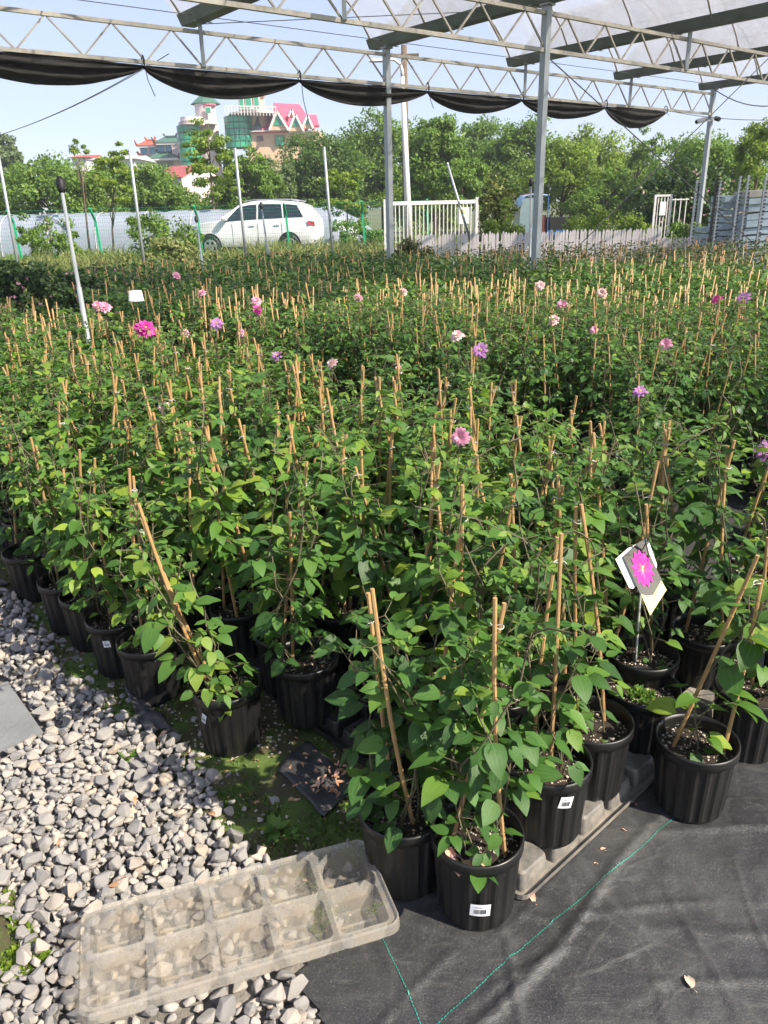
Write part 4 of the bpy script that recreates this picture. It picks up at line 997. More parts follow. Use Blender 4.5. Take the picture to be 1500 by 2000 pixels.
truss(0, -3, 3, 'far zigzag roof truss hung with bunched black shade cloth'); truss(1, -3, 4, 'front zigzag roof truss crossing before the shade cloth truss')
GLEN = 9.2
glabs = ['zinc gutter at the outer edge of the plastic roof, by the end post', 'zinc gutter over the short hanger nearest the castle-like house', 'zinc gutter over the steel post by the street lamp', 'zinc gutter next past the one over the lamp-side post', 'zinc gutter one bay short of the camera post', 'zinc gutter ending over the post with security cameras']
for k in range(-2, 4):
    o = P1 + GT * BAY * k - GG * .35 + np.array([0, 0, 4.13]); t = thing('roof_gutter', glabs[k + 2], 'gutter', o)
    mb = MB(); w0, w1, h = .09, .15, .13; e = GG * GLEN
    prof = [(-w1, h), (-w0, 0), (w0, 0), (w1, h), (w1 + .02, h), (w0 + .012, -.012), (-w0 - .012, -.012), (-w1 - .02, h)]
    mb.prism([tuple(GT * x + np.array([0, 0, z])) for x, z in prof], tuple(e)); mb.obj('channel', M['gutter'], t)
    mb = MB(); mb.prism([tuple(GT * x + np.array([0, 0, z])) for x, z in ((-w1, h - .002), (-w0, .0), (w0, .0), (w1, h - .002))], tuple(GG * -.004)); mb.obj('end_cap', M['gutter'], t)
    for j in range(6):
        mb = MB(); p = GG * (.5 + 1.6 * j); mb.beam(tuple(p - GT * .14 + np.array([0, 0, -.02])), tuple(p + GT * .14 + np.array([0, 0, -.02])), .03, .012); mb.obj('bracket', M['galv'], t)
flabs = ['plastic film roof bay at the outer end, over the castle-like house', 'plastic film roof bay between the castle-side hanger and the lamp-side post', 'plastic film roof bay just past the lamp-side post', 'plastic film roof bay in the middle of the frame, past the lamp-side one', 'plastic film roof bay ending at the post with security cameras']
for k in range(-2, 3):
    o = P1 + GT * BAY * k - GG * .30 + np.array([0, 0, 4.24]); t = thing('roof_film', flabs[k + 2], 'plastic roof', o)
    na, nl = 18, 24; V = []; rr = random.Random(k)
    def arc(u, lift=0):
        x = .13 + (BAY - .26) * u; return x, 1.02 * (math.sin(math.pi * u) ** .8) + lift
    for j in range(nl + 1):
        s = GLEN * .98 * j / nl - (.12 * rr.random() if j == 0 else 0)
        for i in range(na + 1):
            x, z = arc(i / na); z += .03 * fbm(x + k * 5, s, 1.3) * math.sin(math.pi * i / na); p = GT * x + GG * (s + (.10 * fbm(x, k, 2.5) if j == 0 else 0)); V.append((p[0], p[1], z))
    mb = MB(); mb.add(V, [(j * (na + 1) + i, j * (na + 1) + i + 1, (j + 1) * (na + 1) + i + 1, (j + 1) * (na + 1) + i) for j in range(nl) for i in range(na)]); mb.obj('film_sheet', M['film'], t, True)
    for j in range(7):
        s = .06 + 1.42 * j; pts = []
        for i in range(17):
            x, z = arc(i / 16, -.03); p = GT * x + GG * s; pts.append((p[0], p[1], z))
        mb = MB(); mb.tube(pts, .016, 6); mb.obj('hoop', M['galv_warm'], t, True)
    for u in (.25, .5, .75):
        x, z = arc(u, -.055); mb = MB(); p = GT * x; mb.tube([tuple(p + np.array([0, 0, z])), tuple(p + GG * GLEN * .97 + np.array([0, 0, z]))], .010, 5); mb.obj('purlin', M['galv_warm'], t)
    x, z = arc(.0, .10); mb = MB(); mb.tube([tuple(GT * .12 + GG * .37 + np.array([0, 0, -.05])), tuple(GT * (BAY - .12) + GG * .37 + np.array([0, 0, -.05]))], .006, 5); mb.obj('tie_rod', M['wire'], t)

# bunched shade cloth under the far truss
def s_at(px, z):                              # position along the far truss seen at px
    lo, hi = -10.5, 11
    for _ in range(60):
        m = (lo + hi) / 2; x = PROJ(P1 + GT * m + np.array([0, 0, z]))[0]
        if x < px: lo = m
        else: hi = m
    return lo
knots = [-10.4, -8.2] + [s_at(x, 3.5) for x in (-20 - 0, 280, 585, 835, 1020, 1183, 1300)]
knots = sorted(set(knots)); knots = [k for k in knots if k >= -10.41]
ss = [s_at(x, 3.5) for x in (280, 585, 835, 1020, 1183, 1300)]; d0 = ss[1] - ss[0]
knots = [ss[0] - 2 * d0, ss[0] - d0] + ss
clabs = ['black shade cloth swag at the outer end of the truss', 'black shade cloth swag over open sky, between the outer one and the castle-like house', 'black shade cloth swag hanging above the castle-like house', 'black shade cloth swag next to the post by the street lamp', 'black shade cloth swag above the tall trees past the street lamp', 'black shade cloth swag just past the thick front post', 'short black shade cloth swag at the loose end of the row']
for k in range(len(knots) - 1):
    a, b = knots[k], knots[k + 1]; L = b - a; n = 36; m = 15; V = []; rr = random.Random(k + 3); ph = [rr.uniform(0, 6.28) for _ in range(5)]; sag = (.36, .34, .37, .33, .33, .31, .40)[k]
    t = thing('shade_cloth', clabs[k], 'shade cloth', P1 + GT * a + np.array([0, 0, ZB - .03]))
    for i in range(n + 1):
        u = i / n; w = math.sin(math.pi * u) ** .75; skew = math.sin(math.pi * u ** .9) ** .75
        for j in range(m + 1):
            v = j / m; drop = (.015 + .03 * v) * (1 - w) + v * sag * skew * (.75 + .25 * v); fold = (.018 + .05 * w * math.sin(math.pi * v)) * math.sin(v * 15 + ph[0] + 1.3 * math.sin(3.14 * u + ph[1])) + .05 * w * math.sin(math.pi * v)
            p = GT * (L * u) + GG * fold; V.append((p[0], p[1], -drop + .008 * math.sin(v * 22 + ph[2]) * w + .012 * w * fbm(u * 3 + k, v, 3)))
        for j in range(m + 1):                # back layer
            v = 1 - j / m; drop = (.015 + .03 * v) * (1 - w) + v * sag * skew * (.75 + .25 * v); fold = -(.018 + .045 * w * math.sin(math.pi * v)) - .02 * w * math.sin(v * 13 + ph[3])
            p = GT * (L * u) + GG * fold; V.append((p[0], p[1], -drop - .002))
    q = 2 * (m + 1); mb = MB(); mb.add(V, [(i * q + j, i * q + (j + 1) % q, (i + 1) * q + (j + 1) % q, (i + 1) * q + j) for i in range(n) for j in range(q)]); mb.obj('cloth', M['shade'], t, True)
    mb = MB(); mb.tube([tuple(GT * L + GG * .045 * math.cos(x) + np.array([0, 0, .03 + .085 * math.sin(x)])) for x in np.linspace(0, 6.28, 13)], .010, 5, False); mb.obj('knot', M['black'], t)
    ln = (.55, .4, .62, .3, .15, .12, .1)[k]; mb = MB(); mb.tube([tuple(GT * L + GG * .05 + np.array([.0, 0, -.02])), tuple(GT * (L + .02) + GG * .05 + np.array([0, 0, -ln * .5])), tuple(GT * (L + .10) + GG * .05 + np.array([0, 0, -ln]))], .006, 4); mb.obj('cord', M['black'], t)
# bracing and guy wires
def wire(label, p, q, r=.008, sag=0, n=2):
    p = np.array(p); q = np.array(q); mb = MB(); pts = [p + (q - p) * i / n + np.array([0, 0, -sag * 4 * (i / n) * (1 - i / n)]) for i in range(n + 1)]
    mb.tube([tuple(x - p) for x in pts], r, 5); tag(mb.obj('brace_wire', M['wire'], None, False, p), label, 'wire')
p2 = P1 + GG * ROW; wire('steel brace wire running down from the thick front post towards the metal panels', p2 + np.array([.06, 0, 3.45]), AT(1490, 492, 15.5), .009)
wire('steel brace wire rising from the picket fence past the camera post', AT(1118, 492, 15.0), AT(1520, 95, 15.6), .009)
wire('thin wire strung under the roof between the gutters beside the near truss', P1 + GT * BAY * -1 + np.array([0, 0, 4.1]), P1 + GT * .2 + GG * 2.6 + np.array([0, 0, 4.22]), .006)
wire('slack cable crossing the sky beyond the castle-like house', AT(-60, 280, 30), AT(330, 105, 24), .012, .25, 12)
wire('thin service cable falling from the truss towards the hazy conifer', AT(-40, 275, 30), AT(300, 120, 24), .010, .2, 12)
wire('loose cable looping beyond the camera post', AT(1392, 172, 21.6), AT(1560, 195, 20), .012, .25, 10)
wire('thin cable running out from the end of the shade cloth', AT(1300, 215, 21), AT(1560, 232, 19), .007, .1, 8)

# security cameras on the far post
for px, py, lb, s in ((1370, 236, 'small bullet security camera pointing down on the gravel side of the post', -1), (1401, 232, 'small dome-ended security camera on the outer side of the post', 1)):
    p = AT(px, py, 21.5); t = thing('security_camera', lb, 'camera', p); mb = MB(); mb.tube([(-.16, -.1, -.03), (.12, .03, .04)] if s < 0 else [(0, -.10, -.02), (0, .1, .02)], .055, 10); mb.obj('body', M['white_paint'] if s < 0 else M['black'], t)
    mb = MB(); mb.beam((.1 * -s * -1 if s < 0 else -.0, .02, .03), ((.24 if s < 0 else -.14), .03, .0), .03); mb.obj('bracket', M['galv'], t)
    mb = MB(); mb.tube([(-.17, -.105, -.034), (-.155, -.097, -.028)] if s < 0 else [(0, -.115, -.022), (0, -.1, -.02)], .04, 10); mb.obj('lens', M['black'], t)

# ------------------------------------------------------------------ sprinkler risers and fence poles
def sprinkler(label, px0, py0, px1, py1, y, r=.014, group=None):
    tp = AT(px0, py0, y); lo = AT(px1, py1, y - .25); d = (lo - tp); base = tp + d * (tp[2] / (tp[2] - lo[2])); t = thing('sprinkler_riser', label, 'sprinkler', base)
    tp = tp - base; mid = tp * .62; mb = MB(); mb.tube([(0, 0, 0), mid, mid, tp], [r * 1.35, r * 1.3, r, r * .9], 8); mb.obj('pipe', M['galv'], t, True)
    u = unit(tp); k = r / .014; mb = MB(); mb.tube([tp - u * .03, tp, tp + u * .03 * k, tp + u * .06 * k, tp + u * .08 * k], [r * 1.3, r * 1.9, r * 2.4, r * 2.0, r * 1.2], 10); mb.obj('sprinkler_head', M['black'], t, True)
sprinkler('thick tilted sprinkler riser with a black head, standing in the gravel-side block', 120, 368, 168, 640, 5.9, .014)
sprinkler('thin sprinkler riser with a black head in front of the white car', 511, 405, 523, 490, 17, .018)
sprinkler('thin sprinkler riser with a black head in front of the picket fence', 1037, 360, 1035, 520, 14.2, .017)
sprinkler('thin sprinkler riser beside the front bumper of the white car', 384, 432, 393, 500, 17, .018)
for (x0, y0, x1, y1, y, lb) in ((-4, 300, 30, 490, 17, 'leaning grey steel pole at the outer end of the grass strip'), (253, 295, 279, 495, 18, 'grey steel pole in the grass before the red-roofed shed'), (459, 292, 477, 470, 18.5, 'grey steel pole standing in front of the white car door'), (633, 290, 648, 475, 19, 'grey steel pole just behind the rear of the white car'), (874, 320, 908, 435, 23, 'tilted grey pole leaning across the white railing gate')):
    tp = AT(x0, y0, y); lo = AT(x1, y1, y); d = lo - tp; base = tp + d * (tp[2] / (tp[2] - lo[2])); mb = MB(); mb.tube([(0, 0, 0), (tp - base) * .5, tp - base], .032, 8); t = thing('steel_pole', lb, 'pole', base); mb.obj('shaft', M['galv'], t, True)
    mb = MB(); q = tp - base; mb.tube([q, q + unit(q) * .03], [.036, .03], 8); mb.obj('cap', M['galv'], t)
# white pot hung on a cane
p = G(265, 577, .95); t = thing('hanging_pot', 'small white plastic pot upturned on a cane among the climbers', 'pot', p); mb = MB(); mb.lathe([(0, .036), (.045, .036), (.050, .032), (.058, -.036), (.064, -.04), (.06, -.04)], 20); mb.obj('pot_shell', M['white_plastic'], t, True); mb = MB(); mb.tube([(0, 0, .035), (.01, 0, -.9)], .006, 6); mb.obj('stake', M['bamboo'], t)

# ------------------------------------------------------------------ picket fences, gate, mesh fence
def pickets(name, label, pxs, y, h, z0=0.0):
    a = AT(*pxs[0], y); b = AT(*pxs[1], y); a[2] = b[2] = 0; t = thing(name, label, 'fence', a); L = np.linalg.norm(b - a); d = (b - a) / L; n = int(L / .068); r = random.Random(int(h * 100))
    mb = MB(); w, th = .060, .014; mb.prism([(-w / 2, 0, 0), (w / 2, 0, 0), (w / 2, 0, .94), (.008, 0, 1.0), (-.008, 0, 1.0), (-w / 2, 0, .94)], (0, th, 0)); me = mb.mesh('picket', M['picket'])
    for i in range(n + 1):
        put('picket', me, t, Matrix.Translation(d * L * i / n) @ Matrix.Rotation(r.gauss(0, .02), 4, 'Y') @ Matrix.Rotation(math.atan2(d[1], d[0]), 4, 'Z') @ Matrix.Diagonal((r.uniform(.85, 1.1), 1, h * r.uniform(.965, 1.025), 1)))
    for z in (.28, .74):
        mb = MB(); mb.beam(tuple(np.array([0, .032, z * h])), tuple(d * L + np.array([0, .032, z * h])), .028, .045); mb.obj('rail', M['picket'], t)
    return t
pickets('picket_fence', 'tall pale weathered picket fence behind the far climbers', ((815, 460), (1287, 446)), 20.0, .93)
pickets('picket_fence', 'lower pale picket fence carrying on past the taller one', ((1289, 465), (1560, 460)), 19.6, .72)
# white railing gate
a = AT(752, 398, 24); b = AT(932, 391, 24.6); L = b[0] - a[0]; t = thing('railing_gate', 'white barred railing gate with a notice, behind the lamp post', 'gate', (a[0], 24, 0)); H_ = a[2]
mb = MB(); mb.beam((0, 0, H_), (L, .6, H_), .05, .10); mb.obj('top_rail', M['white_paint'], t); mb = MB(); mb.beam((0, 0, .2), (L, .6, .2), .05, .08); mb.obj('bottom_rail', M['white_paint'], t)
me = MB().box((0, 0, H_ / 2 + .08), (.03, .03, H_ - .24)).mesh('bar', M['white_paint'])
for i in range(23): put('bar', me, t, Matrix.Translation((L * (i + .5) / 23, .6 * (i + .5) / 23, 0)))
for x in (0, L): mb = MB(); mb.box((x, .6 * x / L, H_ / 2 + .06), (.09, .09, H_ + .12)); mb.obj('gate_post', M['white_paint'], t)
mb = MB(); mb.box((L - .42, .50, H_ - .38), (.36, .012, .46)); mb.obj('notice', M['white_plastic'], t)
mb = MB(); mb.box((L - .46, .491, H_ - .26), (.16, .004, .12)); mb.obj('notice_print', M['print_yellow'], t)
# white frame gate at the side of the roses
a = AT(1281, 380, 22); t = thing('frame_gate', 'narrow white metal frame gate with a blank notice, beside the climbing roses', 'gate', (a[0], 22, 0)); w = .42; h = a[2]
for x in (0, w): mb = MB(); mb.box((x, 0, h / 2), (.05, .05, h)); mb.obj('upright', M['white_paint'], t)
mb = MB(); mb.box((w / 2, 0, h - .03), (w - .05, .045, .05)); mb.obj('head_bar', M['white_paint'], t)
for i in range(4): mb = MB(); mb.box((w * (i + 1) / 5, 0, h / 2), (.02, .02, h - .1)); mb.obj('bar', M['white_paint'], t)
mb = MB(); mb.box((w * .5, -.03, h - .35), (.16, .01, .34)); mb.obj('notice', M['white_plastic'], t)
for i in range(3): mb = MB(); mb.box((w + .16 + .15 * i, .12, h * .47), (.02, .02, h * .94)); mb.obj('side_bar', M['white_paint'], t)
mb = MB(); mb.box((w + .26, .12, h * .92), (.52, .03, .03)); mb.obj('side_rail', M['white_paint'], t)
# green mesh fence
MY = 27.5; x0, x1 = AT(-60, 390, MY)[0], AT(842, 385, MY)[0]; t = thing('mesh_fence', 'green wire mesh fence with bent-top posts in front of the white car', 'fence', (x0, MY, 0)); L = x1 - x0; FH = 1.72
for px in (30, 190, 390, 563, 712, 838):
    xx = AT(px, 430, MY)[0] - x0; lean = .06
    mb = MB(); mb.beam((xx, -.04, 0), (xx - lean, -.04, FH - .3), .065); mb.beam((xx - lean, -.04, FH - .3), (xx - lean - .02, -.34, FH + .05), .065); mb.obj('fence_post', M['green_paint'], t)
mb = MB(); n = int(L / .075)
for i in range(n + 1):
    x = L * i / n; mb.add([(x - .0025, 0, .1), (x + .0025, 0, .1), (x + .0025, 0, FH - .28), (x - .0025, 0, FH - .28), (x + .0025, -.28, FH + .03), (x - .0025, -.28, FH + .03)], [(0, 1, 2, 3), (3, 2, 4, 5)])
for i in range(12): mb.beam((0, -.004, .12 + i * .12), (L, -.004, .12 + i * .12), .0045)
for i in range(3): mb.beam((0, -.09 - .09 * i, FH - .18 + .1 * i), (L, -.09 - .09 * i, FH - .18 + .1 * i), .008)
tag(mb.obj('wire_mesh', M['green_wire'], t), kind='stuff')

# ------------------------------------------------------------------ grass strip, bushes, trees
def crown_arrays(rng, cen, rad, nclump, per, leaf, clump=.32, flat=.0, hollow=.55, lo=-.75):
    """leaf faces on many small clumps filling an uneven ellipsoid"""
    cs = []
    while len(cs) < nclump:
        v = rng.normal(size=3); v /= np.linalg.norm(v)
        if v[2] < lo: continue
        cs.append(v * (hollow + (1 - hollow) * rng.random() ** .6) * (1 + .16 * rng.normal()))
    cs = np.array(cs) * rad + cen; P, Y, Z, Sz = [], [], [], []
    rm = float(np.mean(rad))
    for c in cs:
        n = int(per * rng.uniform(.6, 1.4)); v = rng.normal(size=(n, 3)); v /= np.linalg.norm(v, axis=1)[:, None]; rr = clump * rm * rng.uniform(.6, 1.25)
        P.append(c + v * np.array([1, 1, .75 - flat]) * rr * (rng.random((n, 1)) ** .4)); out = v + unit(c - cen) * .5 + np.array([0, 0, .6]); z = out * 1.1 + rng.normal(0, .36, (n, 3)); Z.append(z); Y.append(rng.normal(size=(n, 3)) + np.array([0, 0, -.3])); Sz.append(leaf * rng.uniform(.6, 1.4, n))
    P = np.concatenate(P); Y = np.concatenate(Y); Z = np.concatenate(Z); Sz = np.concatenate(Sz)[:, None]
    Y /= np.linalg.norm(Y, axis=1)[:, None]; X = np.cross(Y, Z); X /= np.linalg.norm(X, axis=1)[:, None]
    V = np.stack([P - Y * Sz * .5, P + X * Sz * .32, P + Y * Sz * .5, P - X * Sz * .32], 1).reshape(-1, 3)
    return V, np.arange(len(V)).reshape(-1, 4), cs
def tree(name, label, px, ytop, wpx, y, kind, seed, base=.25, nclump=70, per=70, leaf=.19, cat='tree', group=None, flat=0, clump=.32, hollow=.55, xo=0, depth=.8, zb=0, trunk=True, pxb=None):
    tp = AT(px, ytop, y); H = max(.4, tp[2] - zb); rx = wpx / 2 / 1615 * y; rng = np.random.default_rng(seed); r = random.Random(seed)
    t = thing(name, label, cat, (AT(pxb, 430, y)[0] if pxb else tp[0], y, zb), 0, group); dx = (tp[0] - AT(pxb, 430, y)[0]) if pxb else 0
    cz0 = H * base; cen = np.array([dx, 0, (cz0 + H) / 2 - .02 * H]); rad = np.array([rx * .84, rx * depth * .84, (H - cz0) / 2 * .86])
    if cat == 'tree': per = int(per * 2.1); leaf = leaf * .78; nclump = int(nclump * (1.4 if name != 'maple_tree' else 1)); rad[0] *= 1.14 if name != 'maple_tree' else 1
    else: per = int(per * 1.5)
    V, Q, cs = crown_arrays(rng, cen, rad, nclump, per, leaf, clump, flat, hollow)
    V[:, 2] = np.maximum(V[:, 2], .02)
    tag(put('crown', npmesh('crown', V, Q, M[kind]), t), kind='stuff')
    if trunk:
        mb = MB(); r0 = max(.03, H * (.018 if name != 'maple_tree' else .009)); mb.tube([(0, 0, -.05), (dx * .2 + r.gauss(0, .03), 0, H * .25), (dx * .6 + r.gauss(0, .06), r.gauss(0, .05), H * .55), (dx, 0, H * .86)], [r0 * 1.3, r0, r0 * .7, r0 * .2], 8)
        for c in cs[:max(6, nclump // 6)]:
            f = r.uniform(.25, .6); s0 = np.array([dx * f, 0, H * f]); mb.tube([s0, (s0 + c) / 2 + np.array([0, 0, .04 * H]), c], [r0 * .5, r0 * .3, r0 * .1], 5)
        mb.obj('trunk', M['bark'], t, True)
    return t
tree('camphor_tree', 'rounded dark green tree at the outer end, behind the low film tunnel', 95, 302, 250, 40, 'tree_mid', 1, .08, 100, 80, .2)
tree('camphor_tree', 'rounded green tree between the outer tree and the yellow-green maple', 255, 312, 210, 43, 'tree_mid', 2, .08, 80, 80, .2)
tree('maple_tree', 'slim yellow-green maple with a bare trunk before the low film tunnel', 214, 268, 120, 32, 'tree_light', 3, .42, 34, 55, .15, flat=.35, clump=.26, hollow=.4, pxb=212)
tree('maple_tree', 'tiny crowned sapling poking above the rounded trees', 152, 262, 38, 34, 'tree_light', 31, .80, 6, 40, .12, clump=.5, pxb=165)
tree('conifer_tree', 'hazy blue-green conifer far at the outer edge', 2, 252, 62, 75, 'tree_grey', 4, .05, 50, 70, .45)
tree('maple_tree', 'tall loose maple standing in front of the castle-like house', 402, 196, 135, 36, 'tree_light', 5, .26, 36, 60, .17, flat=.3, clump=.26, hollow=.3, pxb=420)
tree('leafy_tree', 'loose green tree below the pink gables', 472, 286, 120, 39, 'tree_mid', 6, .2, 50, 60, .2)
tree('leafy_tree', 'olive green tree beside the castle-like house, before the dark camphor', 530, 292, 95, 44, 'tree_grey', 7, .15, 46, 70, .2)
tree('camphor_tree', 'dense dark camphor tree next to the pink gables', 622, 246, 175, 47, 'tree_dark', 8, .08, 110, 80, .2)
tree('maple_tree', 'small bright maple in front of the dark camphor tree', 672, 318, 105, 33, 'tree_light', 9, .3, 34, 55, .14, flat=.3, clump=.28, pxb=680)
tree('camphor_tree', 'large dark tree behind the street lamp', 745, 214, 190, 50, 'tree_mid', 10, .05, 120, 80, .22)
tree('leafy_tree', 'bright tall tree just past the street lamp', 852, 204, 130, 40, 'tree_mid', 11, .12, 80, 70, .2, flat=.15)
tree('leafy_tree', 'olive tree between the bright tall tree and the wide mixed trees', 935, 212, 150, 52, 'tree_mid', 12, .05, 90, 75, .22)
tree('maple_tree', 'fresh green maple behind the tilted pole', 900, 300, 120, 36, 'tree_mid', 13, .2, 46, 60, .17, flat=.2)
tree('camphor_tree', 'wide green tree behind the blue three-wheeler', 1020, 222, 170, 48, 'tree_mid', 14, .05, 110, 80, .21)
tree('leafy_tree', 'yellow-green tree behind the thick front post', 1105, 268, 150, 40, 'tree_light', 15, .12, 70, 65, .18)
tree('leafy_tree', 'tall green tree at the end of the wood, with feathery branches', 1170, 228, 170, 46, 'tree_light', 16, .08, 84, 70, .2)
tree('leafy_tree', 'feathery light tree with a thin crown leaning out of the wood', 1262, 246, 92, 42, 'tree_mid', 17, .5, 22, 45, .17, clump=.3, hollow=.2, pxb=1225)
tree('leafy_tree', 'far grey-green tree in the gap beside the climbing roses', 1275, 312, 120, 70, 'tree_grey', 18, .05, 60, 60, .3)
tree('leafy_tree', 'rounded light green tree behind the climbing roses', 1405, 252, 240, 36, 'tree_mid', 19, .15, 110, 75, .18)
tree('maple_tree', 'bright branches of a tree beyond the metal panels', 1500, 205, 130, 27, 'tree_light', 20, .45, 40, 60, .13, clump=.3, hollow=.3)
tree('leafy_tree', 'green undergrowth tree filling below the wood by the gate', 830, 330, 150, 44, 'tree_light', 21, .02, 70, 60, .2)
tree('leafy_tree', 'mid-height leafy tree behind the frame gate', 1190, 330, 150, 38, 'tree_mid', 22, .03, 64, 60, .17)
tree('leafy_tree', 'low dense tree between the film tunnel and the pink gables', 340, 372, 130, 44, 'tree_mid', 23, .03, 60, 60, .2)
tree('leafy_tree', 'low dense tree beside the red-roofed shed', 455, 345, 150, 45, 'tree_mid', 24, .02, 60, 60, .2)
# shrubs
def shrub(label, px, ytop, wpx, y, kind, seed, n=34, per=50, leaf=.1, name='shrub', **kw): return tree(name, label, px, ytop, wpx, y, kind, seed, .03, n, per, leaf, 'shrub', None, **kw)
shrub('leafy green shrub against the low film tunnel, near the outer pole', 85, 402, 130, 25, 'tree_mid', 41)
shrub('spreading green shrub between the shed pole and the white car', 315, 408, 170, 24.5, 'tree_mid', 42, 44)
shrub('low weedy shrub before the front of the white car', 330, 455, 120, 22, 'weed', 43)
shrub('conical olive conifer bush beside the white gate', 970, 330, 78, 22.5, 'conifer', 44, 50, 60, .09, name='conifer_bush')
shrub('yellow-green bush at the foot of the conical conifer', 985, 398, 95, 21.6, 'tree_light', 45, 30, 50, .09)
shrub('lime ground shrub behind the picket fence, past the three-wheeler', 1190, 408, 210, 23, 'tree_light', 46, 50, 55, .1)
shrub('green shrub behind the lower picket fence', 1345, 425, 120, 21, 'tree_mid', 47, 30, 50, .08)
shrub('dark shrub by the lamp-side post in front of the pickets', 800, 462, 120, 17, 'leaf_olive', 48, 34, 60, .07)
shrub('green shrub beyond the rear of the white car', 690, 420, 120, 29, 'tree_mid', 49)
shrub('dense rose bush with small pink flowers at the outer end of the beds', 30, 500, 190, 10.5, 'leaf_rose', 50, 60, 80, .06, name='rose_bush')
shrub('dense rose bush just in from the outer one, by the sprinkler riser', 150, 522, 150, 11.3, 'leaf_rose', 51, 50, 80, .06, name='rose_bush')
rh = shrub('tall climbing rose thicket with pink blooms behind the camera post', 1345, 292, 190, 24, 'leaf_rose', 52, 90, 80, .11, name='climbing_rose')
rf = random.Random(3)
def dots(parent, n, rx, rz0, rz1, dy, s, mats):
    for mname in mats:
        mb = MB()
        for q in range(n // len(mats)):
            c = Vector((rf.gauss(0, rx), dy + rf.uniform(-.1, .1), rf.uniform(rz0, rz1)))
            for k in range(6):
                d = Vector((rf.gauss(0, 1), rf.gauss(0, 1), rf.gauss(0, 1))).normalized() * s; e = Vector((rf.gauss(0, 1), rf.gauss(0, 1), rf.gauss(0, 1))).normalized() * s; mb.add([c, c + d, c + d * .7 + e * .7, c + e], [(0, 1, 2, 3)])
        tag(mb.obj('blossom', M[mname], parent), kind='stuff')
dots(rh, 34, .7, .5, 2.3, -1.0, .045, ('pink', 'palepink'))
for o in [q for q in COL.objects if q.name.startswith('rose_bush')]: dots(o, 14, .35, .3, .95, -.45, .022, ('pink',))
# weeds: blades and leaf flecks along the far edge of the beds
def weeds(name, label, n, fx, fy, hh, mat, seed, w=.012):
    rng = np.random.default_rng(seed); x = fx(rng, n); y = fy(rng, n, x); h = hh * rng.uniform(.35, 1.2, n) * (.62 + .5 * np.sin(x * 1.7 + np.sin(y * 1.3) * 2) * np.sin(y * .9 + x * .6) + .25 * np.sin(x * 5.1 + y * 3.3)).clip(.25, 1.3); P = np.stack([x, y, np.zeros(n)], 1); ln = rng.normal(0, .38, (n, 2)) * h[:, None]
    an = rng.uniform(0, 3.14, n); wd = np.stack([np.cos(an), np.sin(an), np.zeros(n)], 1) * w
    mid = P + np.concatenate([ln * .35, (h * .6)[:, None]], 1); top = P + np.concatenate([ln, h[:, None]], 1)
    V = np.stack([P - wd, P + wd, mid + wd * .9, mid - wd * .9, top + wd * .15, top - wd * .15], 1).reshape(-1, 3); b = np.arange(n)[:, None] * 6
    Q = np.concatenate([b + np.array([[0, 1, 2, 3]]), b + np.array([[3, 2, 4, 5]])]); return tag(put(name, npmesh(name, V, Q, M[mat]), None), label, 'grass', kind='stuff')
weeds('tall_grass', 'pale tall grass and weeds between the beds and the mesh fence', 26000, lambda r, n: r.uniform(-12, 3, n), lambda r, n, x: 17.0 - 3.6 * np.clip((-x - 3.5) / 2.5, 0, 1) + r.uniform(0, 1, n) ** .8 * 12, .58, 'weed', 1, .016)
weeds('verge_grass', 'green weeds growing around the gate and three-wheeler', 9000, lambda r, n: r.uniform(1, 16, n), lambda r, n, x: r.uniform(20.6, 30, n), .6, 'weed', 2, .02)
weeds('field_grass', 'rough grass beyond the mesh fence around the car', 9000, lambda r, n: r.uniform(-18, 18, n), lambda r, n, x: r.uniform(27, 40, n), .3, 'tree_mid', 3, .03)

rw = np.random.default_rng(44); nw = 26000; wx = rw.uniform(-12, 3, nw); wy = 17.0 - 3.6 * np.clip((-wx - 3.5) / 2.5, 0, 1) + rw.random(nw) * 11; wz = rw.random(nw) ** 1.2 * .6 * (.6 + .5 * np.sin(wx * 2.1 + 1.2 * np.sin(wy * 1.1))).clip(.25, 1.1)
tag(scatter_leaves('leafy_weeds', np.stack([wx, wy, wz], 1), rw.uniform(.04, .11, nw), M['weed'], None, 1.0, 12), 'leafy pale green weeds tangled through the tall grass', 'weeds', kind='stuff')

# ------------------------------------------------------------------ low film tunnel
M['tunnel'] = simple('tunnel_film', (.27, .30, .36), .35, 0, .12, 1.2, .15, 3)
y0 = 36; xa, xb = AT(-160, 420, y0)[0], AT(742, 420, y0)[0]; t = thing('film_tunnel', 'long low white plastic film tunnel behind the mesh fence', 'film tunnel', (xa, y0, 0)); n, m = 60, 12; V = []
hT = AT(300, 412, y0)[2]
for i in range(n + 1):
    u = i / n; e = min(1, (1 - u) / .10) ** .5 if u > .9 else 1
    for j in range(m + 1):
        a = math.pi * j / m; V.append(((xb - xa) * u, -1.5 * math.cos(a) * (.3 + .7 * e), max(0, hT * (math.sin(a) ** .6) * e * (1 - .03 * (i % 4 == 0)) + .02 * fbm(u * 30, j, .6))))
mb = MB(); mb.add(V, [(i * (m + 1) + j, (i + 1) * (m + 1) + j, (i + 1) * (m + 1) + j + 1, i * (m + 1) + j + 1) for i in range(n) for j in range(m)]); mb.obj('film_cover', M['tunnel'], t, True)
for i in range(0, n - 6, 6):
    mb = MB(); x = (xb - xa) * i / n; mb.tube([(x, -1.52 * math.cos(a), hT * math.sin(a) ** .6 + .01) for a in np.linspace(0, math.pi, 11)], .012, 4); mb.obj('hold_down_band', M['white_paint'], t)

